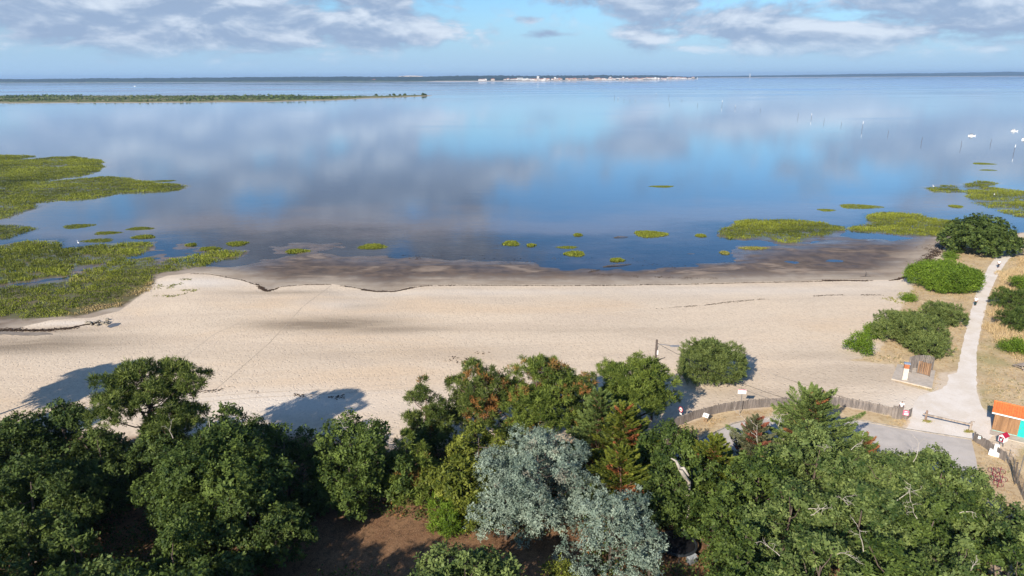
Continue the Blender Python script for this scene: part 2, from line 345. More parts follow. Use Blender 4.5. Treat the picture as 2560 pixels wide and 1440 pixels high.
def water_mat():
    m, q, out = newmat('water'); gm = q.node('ShaderNodeNewGeometry'); P = gm.outputs['Position']
    dep = q.attr('depth')
    streak = q.noise(q.scale(P, 0.0012, 0.0055, 1), 1.0, 4, 0.55, 0.6)
    yy = q.node('ShaderNodeSeparateXYZ'); q.l.new(P, yy.inputs[0])
    farm = q.ss(yy.outputs[1], 700, 2600)
    ruf = q.m('MULTIPLY', q.ss(streak, 0.47, 0.56), farm)
    mid = q.m('MULTIPLY', q.ss(q.noise(q.scale(P, 0.006, 0.02, 1, (5, 3, 0)), 1.0, 4, 0.5, 0.5), 0.56, 0.68), q.ss(yy.outputs[1], 250, 700))
    ruf = q.m('ADD', ruf, q.m('MULTIPLY', mid, 0.3))
    rip = q.noise(q.scale(P, 0.5, 1.6, 1), 1.0, 3, 0.5, 0.3)
    rip2 = q.noise(q.scale(P, 0.12, 0.3, 1), 1.0, 3, 0.5)
    bp = bump(q, q.m('ADD', q.m('MULTIPLY', rip, 0.5), rip2), 0.075, 0.2)
    fr = q.node('ShaderNodeFresnel'); fr.inputs['IOR'].default_value = 1.36; q.l.new(bp, fr.inputs['Normal'])
    gl = q.node('ShaderNodeBsdfGlossy'); gl.inputs['Color'].default_value = (0.93, 0.97, 1.0, 1); q.l.new(bp, gl.inputs['Normal'])
    q._in(gl.inputs['Roughness'], q.m('ADD', 0.03, q.m('MULTIPLY', ruf, 0.28)))
    body = q.mix(q.ss(dep, 0.12, 0.80), (0.175, 0.135, 0.108), (0.040, 0.072, 0.115))
    body = q.mix(farm, body, (0.03, 0.09, 0.16))
    df = q.node('ShaderNodeBsdfDiffuse'); q.l.new(body, df.inputs[0])
    tr = q.node('ShaderNodeBsdfTransparent'); tr.inputs[0].default_value = (0.93, 0.95, 0.94, 1)
    mx = q.node('ShaderNodeMixShader'); q._in(mx.inputs[0], q.ss(dep, 0.0, 0.42, 0.03, 1.0)); q.l.new(tr.outputs[0], mx.inputs[1]); q.l.new(df.outputs[0], mx.inputs[2])
    m2 = q.node('ShaderNodeMixShader'); q._in(m2.inputs[0], q.m('MULTIPLY', fr.outputs[0], 1.3, clamp=True)); q.l.new(mx.outputs[0], m2.inputs[1]); q.l.new(gl.outputs[0], m2.inputs[2])
    q.l.new(m2.outputs[0], out.inputs[0]); return m
YB = YA[(YA > 90)]
WX, WY, WF = grid(XA[::2], YB[::2])
WH = height(WX, WY)[0]
tag(link_mesh('water', np_mesh('water', np.stack([WX, WY, np.zeros_like(WX)], 1), WF, 4, {'depth': ('POINT', -WH)}), water_mat()), kind='structure')

def hz(x, y): return float(height(np.array([x]), np.array([y]))[0][0])
def gp(x, y, z=0.45):                      # ground point seen at photo pixel, on the terrain
    p = at(x, y, z); p[2] = hz(p[0], p[1]); return p

def sheet(name, poly, mat, lift, step=1.2, jitter=0.0, kind='structure', seed=1):
    rng = np.random.default_rng(seed)
    ring = polyline(list(poly) + [poly[0]], 0.6)[:-1, :2]
    if jitter: ring = ring + rng.normal(size=ring.shape)*jitter
    x0, y0 = ring.min(0); x1, y1 = ring.max(0)
    X, Y = np.meshgrid(np.arange(x0, x1, step), np.arange(y0, y1, step)); X = X.ravel(); Y = Y.ravel()
    k = sdist(X, Y, ring) > 0.35; pts = np.vstack([ring, np.stack([X[k], Y[k]], 1)])
    v, e, f, *_ = delaunay_2d_cdt([Vector(p) for p in pts], [], [list(range(len(ring)))], 1, 1e-5)
    va = np.array([(p.x, p.y) for p in v]); z = height(va[:, 0], va[:, 1])[0] + lift
    me = bpy.data.meshes.new(name); me.from_pydata([(a, b, c) for (a, b), c in zip(va, z)], [], [tuple(t) for t in f]); me.update()
    fl = [p for p in me.polygons if p.normal.z < 0]
    if fl: me.flip_normals()
    return tag(link_mesh(name, me, mat, smooth=True), kind=kind)

PATH = px((2492,640),(2470,668),(2455,700),(2440,735),(2428,775),(2415,825),(2405,870),(2397,905),(2392,934),(2368,938),(2372,958),(2352,975),(2300,990),(2282,1012),(2281,1040),(2275,1058),(2262,1078),(2340,1086),(2432,1100),(2462,1108),
          (2482,1090),(2500,1083),(2480,1050),(2462,1030),(2450,1008),(2443,985),(2441,940),(2441,885),(2450,832),(2462,782),(2470,745),(2480,720),(2494,690),(2508,668),(2520,650),(2565,615),(2540,608), z=.5)
def path_mat():
    m, q, out = newmat('path_gravel'); P = q.node('ShaderNodeNewGeometry').outputs['Position']
    n = q.noise(P, 0.5, 6, 0.62); s = q.noise(P, 5.0, 3, 0.6)
    c = q.mix(q.ss(n, 0.35, 0.7), (0.72, 0.66, 0.59), (0.64, 0.565, 0.475)); c = q.mix(q.m('MULTIPLY', q.ss(s, 0.5, 0.75), 0.35), c, (0.40, 0.34, 0.27))
    q.l.new(pbsdf(q, c, 0.9, 0.15, 0, bump(q, s, 0.3, 0.04)), out.inputs[0]); return m
sheet('path', PATH, path_mat(), 0.02, jitter=0.05)
ROAD = px((1640,1190),(1690,1140),(1765,1096),(1832,1063),(1900,1048),(1990,1045),(2080,1047),(2160,1057),(2260,1076),(2340,1088),(2428,1102),(2440,1150),(2450,1230),(2300,1250),(2000,1200),(1800,1230), z=.5)
def road_mat():
    m, q, out = newmat('asphalt'); P = q.node('ShaderNodeNewGeometry').outputs['Position']
    n = q.noise(P, 0.3, 6, 0.65, 0.6); s = q.noise(P, 14.0, 3, 0.7); st = q.noise(q.scale(P, 0.15, 0.9, 1), 1, 5, 0.6)
    c = q.mix(q.ss(n, 0.35, 0.68), (0.41, 0.375, 0.34), (0.51, 0.465, 0.42)); c = q.mix(q.m('MULTIPLY', q.ss(st, 0.5, 0.7), 0.45), c, (0.50, 0.45, 0.385))
    c = q.mix(q.m('MULTIPLY', q.ss(s, 0.5, 0.8), 0.3), c, (0.13, 0.13, 0.13))
    q.l.new(pbsdf(q, c, 0.85, 0.25, 0, bump(q, s, 0.3, 0.02)), out.inputs[0]); return m
sheet('road', ROAD, road_mat(), 0.045)
M_kerb = simple('kerb_stone', (0.36, 0.33, 0.29), (0.22, 0.20, 0.17), 2.0)
kb = MB()
kp = polyline([p for p in px((1690,1138),(1765,1094),(1832,1061),(1900,1046),(1990,1043),(2080,1045),(2160,1055),(2262,1074),(2340,1086),(2430,1100), z=.5)], 1.0)
for a, b in zip(kp[:-1], kp[1:]):
    c = (a+b)/2; d = b-a; kb.box((c[0], c[1], hz(c[0], c[1]) + 0.03), (np.linalg.norm(d)-0.02, 0.13, 0.13), math.atan2(d[1], d[0]))
tag(kb.build('kerb', M_kerb), kind='structure')

# ------------------------------------------------------------------ foliage machinery
def leafmat(name, c0, c1, dead=(0.30, 0.12, 0.04), trans=0.22, rough=0.6, spec=0.2):
    m, q, out = newmat(name); t = q.attr('tint'); dd = q.attr('dead')
    col = q.mix(t, c0, c1); col = q.mix(dd, col, dead)
    p = pbsdf(q, col, rough, spec); tr = q.node('ShaderNodeBsdfTranslucent'); q.l.new(col, tr.inputs[0])
    mx = q.node('ShaderNodeMixShader'); mx.inputs[0].default_value = trans; q.l.new(p, mx.inputs[1]); q.l.new(tr.outputs[0], mx.inputs[2])
    q.l.new(mx.outputs[0], out.inputs[0]); return m
LM = {
 'oak':    leafmat('leaf_oak', (0.022, 0.046, 0.009), (0.145, 0.200, 0.040)),
 'oakdark':leafmat('leaf_oak_dark', (0.020, 0.042, 0.009), (0.14, 0.19, 0.042)),
 'oakpale':leafmat('leaf_oak_pale', (0.026, 0.056, 0.012), (0.23, 0.29, 0.085)),
 'yellow': leafmat('leaf_yellow_green', (0.05, 0.075, 0.010), (0.25, 0.27, 0.04)),
 'pine':   leafmat('needle_pine', (0.036, 0.066, 0.010), (0.25, 0.31, 0.055), (0.36, 0.18, 0.055)),
 'pinedark':leafmat('needle_pine_dark', (0.030, 0.054, 0.010), (0.21, 0.255, 0.055), (0.40, 0.17, 0.055)),
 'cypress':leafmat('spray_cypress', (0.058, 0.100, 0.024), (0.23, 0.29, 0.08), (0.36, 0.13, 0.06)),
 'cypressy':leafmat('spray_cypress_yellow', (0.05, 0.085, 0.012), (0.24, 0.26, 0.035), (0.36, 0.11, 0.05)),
 'blue':   leafmat('leaf_blue_grey', (0.090, 0.135, 0.100), (0.34, 0.41, 0.315), (0.22, 0.20, 0.15), 0.15, 0.6, 0.25),
 'tamarisk':leafmat('spray_tamarisk', (0.06, 0.092, 0.022), (0.22, 0.265, 0.075)),
 'bush':   leafmat('leaf_bright_bush', (0.055, 0.105, 0.008), (0.20, 0.30, 0.03)),
 'sparse': leafmat('leaf_sparse', (0.07, 0.085, 0.035), (0.22, 0.22, 0.12), (0.34, 0.11, 0.07)),
 'marsh':  leafmat('grass_marsh', (0.050, 0.070, 0.010), (0.29, 0.32, 0.040), (0.42, 0.31, 0.15), 0.25),
 'straw':  leafmat('grass_straw', (0.30, 0.20, 0.09), (0.62, 0.48, 0.27), (0.10, 0.12, 0.03), 0.2),
 'weed':   leafmat('seaweed', (0.035, 0.022, 0.012), (0.10, 0.062, 0.035), (0.2, 0.15, 0.1), 0.0),
}
M_bark = simple('bark', (0.13, 0.10, 0.075), (0.06, 0.045, 0.035), 3.0, stretch=(3, 3, 0.6), bmp=0.05)
M_pbark = simple('pine_bark', (0.15, 0.085, 0.06), (0.055, 0.035, 0.028), 3.0, stretch=(3, 3, 0.6), bmp=0.05)
M_dead = simple('dead_wood', (0.50, 0.45, 0.38), (0.33, 0.29, 0.24), 3.0)
M_twig = simple('grey_twigs', (0.24, 0.20, 0.17), (0.15, 0.12, 0.10), 3.0)

def unit(v): return v/np.maximum(np.linalg.norm(v, axis=-1, keepdims=True), 1e-9)
def diamonds(P, T, N, L, Wd):
    """n diamond leaves: centre P, long axis T, normal about N"""
    T = unit(T); B = unit(np.cross(N, T)); L = np.broadcast_to(L, (len(P),))[:, None]; Wd = np.broadcast_to(Wd, (len(P),))[:, None]
    V = np.stack([P - T*L/2, P + B*Wd/2 + T*L*0.08, P + T*L/2, P - B*Wd/2 + T*L*0.08], 1).reshape(-1, 3)
    return V, np.arange(len(P)*4).reshape(-1, 4)
def rnd_dirs(rng, n):
    return unit(rng.normal(size=(n, 3)))

KIND = {
 # lobe count per R, lobe radius /R, flatness, clumps per m2, clump radius, leaves per clump, leaf L, W, mode
 'oak':   dict(ln=7.5, lr=(.14,.29), fl=.85, dens=5.6, cr=.10, per=13, L=.27, W=.14, mode='rosette', mat='oak'),
 'pine':  dict(ln=9.5, lr=(.15,.27), fl=.75, dens=3.0, cr=.10, per=32, L=.46, W=.06, mode='tuft', mat='pine'),
 'blue':  dict(ln=10.0, lr=(.10,.25), fl=.8, dens=6.4, cr=.09, per=12, L=.20, W=.085, mode='rosette', mat='blue'),
 'tamarisk':dict(ln=6.0, lr=(.24,.38), fl=.9, dens=4.0, cr=.25, per=22, L=.38, W=.055, mode='strand', mat='tamarisk'),
 'bush':  dict(ln=4.0, lr=(.26,.40), fl=.9, dens=3.6, cr=.22, per=24, L=.24, W=.10, mode='tuft', mat='bush'),
}
def crown(kind, R, H, cb, rng, mat=None, dead=0.0, deadc=None, shape='dome', lean=(0, 0), k=None):
    K = dict(KIND[kind]); 
    if k: K.update(k)
    n = max(5, int(K['ln']*R + 5)); zc = (H+cb)/2; hz_ = (H-cb)/2
    lob = []
    for i in range(n):
        for _ in range(30):
            u = rng.uniform(-1, 1, 3)
            if shape == 'dome':
                ok = (u[0]**2 + u[1]**2)*(1 + 0.15*u[2]) + max(u[2], 0)**2 < 1 and u[0]**2+u[1]**2 > 0.10*(1-abs(u[2]))
            elif shape == 'cone':
                t = (u[2]+1)/2; ok = math.hypot(u[0], u[1]) < (1.02 - t*0.95)
            elif shape == 'umbrella':
                t = (u[2]+1)/2; ok = math.hypot(u[0], u[1]) < min(1, 0.45+1.2*t) and (u[0]**2+u[1]**2 + max(u[2],0)**2 < 1.05)
            else: ok = True
            if ok: break
        r = R*rng.uniform(*K['lr'])
        if shape == 'cone': r *= 1.15 - 0.6*(u[2]+1)/2
        c = np.array([u[0]*(R-r*0.85) + lean[0]*(u[2]+1)/2, u[1]*(R-r*0.85) + lean[1]*(u[2]+1)/2, zc + u[2]*(hz_-r*K['fl']*0.8)])
        lob.append((c, r))
    top = max(c[2] + r*K['fl'] for c, r in lob)
    if shape != 'cone': lob.append((np.array([lean[0], lean[1], H - R*K['lr'][0]*K['fl']]), R*K['lr'][0]))
    CP = []; CN = []; CT = []
    for c, r in lob:
        m = int(4*math.pi*r*r*K['dens']*0.8) + 3; d = rnd_dirs(rng, m)
        keep = (d[:, 2] > -0.55) | (rng.uniform(size=m) < 0.3); d = d[keep]
        rr = r*rng.uniform(0.72, 1.1, len(d))[:, None]
        CP.append(c + d*np.array([1, 1, K['fl']])*rr); CN.append(unit(d*np.array([1, 1, 1/K['fl']]))); CT.append(np.full(len(d), rng.uniform(-.13, .13)))
    CP = np.vstack(CP); CN = np.vstack(CN); CT = np.concatenate(CT)
    ins = np.zeros(len(CP), bool)
    for c, r in lob: ins |= (((CP-c)/np.array([1, 1, K['fl']]))**2).sum(1) < (r*0.62)**2
    CP, CN, CT = CP[~ins], CN[~ins], CT[~ins]
    m = len(CP); per = K['per']; tot = m*per
    ci = np.repeat(np.arange(m), per)
    cl_t = CT*1.2 + rng.normal(0, .15, m)
    size = rng.uniform(.55, 1.5, m)[ci]
    N0 = CN[ci]; up = np.array([0, 0, 1.0])
    if K['mode'] == 'leaf':
        P = CP[ci] + rng.normal(size=(tot, 3))*K['cr']*0.55*size[:, None]
        N = unit(N0*0.8 + up*0.3 + rng.normal(size=(tot, 3))*0.42); T = np.cross(N, rnd_dirs(rng, tot))
        L = K['L']*rng.uniform(.6, 1.3, tot); Wd = K['W']*rng.uniform(.7, 1.3, tot)
        tint = 0.42 + cl_t[ci]*1.35 + rng.normal(0, .11, tot)
    elif K['mode'] == 'rosette':
        ax1 = unit(CN*0.75 + up*0.45 + rng.normal(size=(m, 3))*.35); ax = ax1[ci]
        q_ = rnd_dirs(rng, tot); rad = unit(q_ - ax*(q_*ax).sum(1, keepdims=True)); dd = unit(rad + ax*rng.uniform(-.1, .7, tot)[:, None])
        L = K['L']*rng.uniform(.65, 1.15, tot)*size; Wd = K['W']*rng.uniform(.7, 1.2, tot)*size
        P = CP[ci] + rng.normal(size=(tot, 3))*K['cr']*size[:, None] + dd*L[:, None]*.5; T = dd
        N = unit(ax + rad*0.25 + rng.normal(size=(tot, 3))*.28); tint = 0.42 + cl_t[ci]*1.25 + rng.normal(0, .09, tot)
    elif K['mode'] == 'tuft':
        ax = unit(N0*0.5 + up*0.6); dd = unit(ax*0.75 + rnd_dirs(rng, tot))
        L = K['L']*rng.uniform(.6, 1.1, tot)*size
        P = CP[ci] + rng.normal(size=(tot, 3))*K['cr'] + dd*L[:, None]/2; T = dd; N = rnd_dirs(rng, tot)*0.8 + N0*.5 + up*.4
        Wd = K['W']*rng.uniform(.8, 1.4, tot); tint = 0.42 + cl_t[ci] + rng.normal(0, .15, tot)
    else:
        ax = unit(CN*0.8 + up*0.25 + rng.normal(size=(m, 3))*.35)[ci]; dd = unit(ax + rng.normal(size=(tot, 3))*0.38)
        L = K['L']*rng.uniform(.6, 1.2, tot)
        s = rng.uniform(0, 1, tot)[:, None]
        P = CP[ci] + rng.normal(size=(tot, 3))*K['cr']*0.45 + ax*s*0.35 - up*(s**2)*0.12; T = dd; N = rnd_dirs(rng, tot)*0.7 + N0*.5 + up*.4
        Wd = K['W']*rng.uniform(.8, 1.5, tot); tint = 0.42 + cl_t[ci] + rng.normal(0, .17, tot)
    V, Fc = diamonds(P, T, N, L, Wd)
    dv = np.zeros(m)
    if dead > 0:
        q = wnoise(CP[:, 0]*1.7+CP[:, 2], CP[:, 1]*1.7+CP[:, 2]*1.3, 1.0, 2) + rng.normal(0, .35, m)
        dv = (q > np.quantile(q, 1-dead)).astype(float)
    d_leaf = np.clip(dv[ci]*rng.uniform(.45, 1, tot), 0, 1)
    me = np_mesh('crown', V, Fc, 4, {'tint': ('FACE', np.clip(tint, 0, 1)), 'dead': ('FACE', d_leaf)})
    me.materials.append(LM[mat or K['mat']])
    return me, lob

def cypress_crown(R, H, cb, rng, mat='cypress', dead=0.1, nb=None):
    nb = nb or int(26 + H*7); Ps = []; Ts = []; Ns = []; Ls = []; Ws = []; ti = []; de = []; lob = []
    for i in range(nb):
        t = (i + rng.uniform())/nb; z0 = cb + (H-cb)*t*0.93; a = i*2.4 + rng.uniform(-.5, .5)
        ln = R*(1.0 - t*0.86)*rng.uniform(.62, 1.12); d = np.array([math.cos(a), math.sin(a), 0.0]); lat = np.array([-d[1], d[0], 0])
        lift = rng.uniform(.18, .5) + 0.5*t
        n = int(95*ln + 70)
        s = rng.uniform(0.12, 1, n)**0.8; off = rng.uniform(-1, 1, n)*(1.02-s)**0.7*ln*0.36
        P = np.array([0, 0, z0]) + d*(s*ln)[:, None] + np.array([0, 0, 1.])*(lift*ln*(s**1.6)*0.75 - np.abs(off)*0.18 + rng.normal(0, .07, n))[:, None] + lat*off[:, None]
        T = d + lat*(np.sign(off)*0.65)[:, None] + np.array([0, 0, lift*.9]) + rng.normal(size=(n, 3))*.28
        Ps.append(P); Ts.append(T); Ns.append(np.array([0, 0, 1.]) + rng.normal(size=(n, 3))*.45 + d*.2)
        Ls.append(rng.uniform(.22, .46, n)); Ws.append(rng.uniform(.06, .12, n)); bt = rng.normal(0, .1)
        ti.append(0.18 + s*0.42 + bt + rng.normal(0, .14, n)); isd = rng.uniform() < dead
        de.append(np.full(n, 1.0)*rng.uniform(.6, 1, n) if isd else (s < 0.3)*rng.uniform(0, .8, n)*(rng.uniform() < .5))
        lob.append((np.array([0, 0, z0]) + d*ln*.55 + np.array([0, 0, lift*ln*.25]), ln*.3))
    n = 260; s = rng.uniform(0, 1, n)                     # leader at the top
    Ps.append(np.stack([rng.normal(0, .16, n)*(1.3-s), rng.normal(0, .16, n)*(1.3-s), H - 1.2 + s*1.3], 1)); Ts.append(np.array([0, 0, 1.]) + rng.normal(size=(n, 3))*.5)
    Ns.append(rnd_dirs(rng, n)); Ls.append(rng.uniform(.2, .4, n)); Ws.append(rng.uniform(.06, .11, n)); ti.append(.5 + rng.normal(0, .15, n)); de.append(np.zeros(n))
    V, Fc = diamonds(np.vstack(Ps), np.vstack(Ts), np.vstack(Ns), np.concatenate(Ls), np.concatenate(Ws))
    me = np_mesh('crown', V, Fc, 4, {'tint': ('FACE', np.clip(np.concatenate(ti), 0, 1)), 'dead': ('FACE', np.clip(np.concatenate(de), 0, 1))})
    me.materials.append(LM[mat]); return me, lob

def trunk_mesh(H, cb, R, lob, rng, mat, lean=(0, 0), r0=None, nl=12, cone=False):
    b = MB(); r0 = r0 or 0.018*H + 0.06
    k1, k2 = rng.uniform(-.4, .4, 2)
    def axis_pt(t): return Vector((lean[0]*t + k1*math.sin(t*4)*0.5, lean[1]*t + k2*math.sin(t*3.3)*0.5, -0.3 + t*(H*0.8+0.3)))
    ts = [0, .08, .2, .35, .5, .65, .8, .95]
    b.tube([axis_pt(t) for t in ts], [r0*1.5] + [r0*(1-t*0.85) for t in ts[1:]], 8)
    idx = list(range(len(lob))); rng.shuffle(idx)
    for i in idx[:nl]:
        c, r = lob[i]; z = c[2]; t0 = max(0.15, min(0.85, (z - 0.45*math.hypot(c[0], c[1]))/(H*0.8))); p0 = axis_pt(t0); p3 = Vector(c)
        p1 = p0.lerp(p3, .35) + Vector((0, 0, .05*H*(0 if cone else 1)))*-0.6 + Vector(rng.normal(size=3)*.15); p2 = p0.lerp(p3, .7) + Vector(rng.normal(size=3)*.2)
        rr = r0*(1-t0*.85)*.5 + .02
        b.tube([p0, p1, p2, p3], [rr, rr*.8, rr*.55, rr*.25], 6)
        for _ in range(3):
            q = p3 + Vector(rnd_dirs(rng, 1)[0]*r*0.95); b.tube([p2.lerp(p3, rng.uniform(0, 1)), (p3+q)/2 + Vector(rng.normal(size=3)*.1), q], [rr*.35, rr*.25, rr*.08], 4)
    me = bpy.data.meshes.new('trunk'); me.from_pydata(b.v, [], b.f); me.update(); me.materials.append(mat); me.shade_smooth(); return me

def dead_limb(base, dirv, L, rng, b, r=0.07, depth=0):
    p = Vector(base); d = Vector(dirv).normalized(); pts = [p.copy()]; n = 5
    for i in range(n):
        d = (d + Vector(rng.normal(size=3)*.22)).normalized(); p = p + d*L/n; pts.append(p.copy())
        if depth < 2 and i >= 1: dead_limb(p, d + Vector(rng.normal(size=3)*.75), L*.5*rng.uniform(.5, 1), rng, b, r*.55, depth+1)
    b.tube(pts, [r*(1-.8*i/n) for i in range(n+1)], 5)

def plant(name, label, cat, x, ytop, wpx, H, kind, group=None, seed=0, cb=None, world=None, lean=(0, 0), dead=0.0, mat=None, shape='dome', bare=0, k=None, squash=1.0, nl=12, yoff=0.0):
    """a tree or bush whose top is seen at photo pixel (x, ytop), wpx photo pixels wide, H metres tall"""
    rng = np.random.default_rng(seed or (int(x)*7 + int(ytop)*13))
    if world is None: p = at(x, ytop, H)
    else: p = np.array([world[0], world[1], 0.])
    # the far rim of a wide crown, not its middle, makes the upper outline: bring the base a little nearer
    depth = math.hypot(p[1], CAMH - H/2) if world is None else 0
    R = (1.22 if kind in ('oak', 'pine') else 1.06)*(wpx/2) * (p[1]*math.cos(PITCH) + (CAMH-H)*math.sin(PITCH)) / F if world is None else wpx
    p[2] = hz(p[0], p[1]); cb = (0.12*H if cb is None else cb)
    root = empty(name, p, rng.uniform(0, 6.28) if shape != 'fixed' and lean == (0, 0) else 0.0, label, cat, group)
    if kind == 'cypress': R *= 1.3; me, lob = cypress_crown(R, H - p[2], cb, rng, mat or 'cypress', dead)
    else: me, lob = crown(kind, R, H - p[2], cb, rng, mat, dead, shape='dome' if shape == 'fixed' else shape, lean=lean, k=k)
    c = bpy.data.objects.new('crown', me); COL.objects.link(c); c.parent = root
    tm = trunk_mesh(H - p[2], cb, R, lob, rng, M_pbark if kind in ('pine', 'cypress') else M_bark, lean, nl=nl, cone=kind == 'cypress')
    t = bpy.data.objects.new('trunk', tm); COL.objects.link(t); t.parent = root
    for i in range(bare):
        b = MB(); a = rng.uniform(0, 6.28); q = R*rng.uniform(.25, .75)
        base = (math.cos(a)*q, math.sin(a)*q, H*0.80)
        dead_limb(base, (math.cos(a)*.5, math.sin(a)*.5, .75), rng.uniform(1.1, 2.1), rng, b, .032)
        b.build('bare_branch', M_dead, root)
    return root, p, R

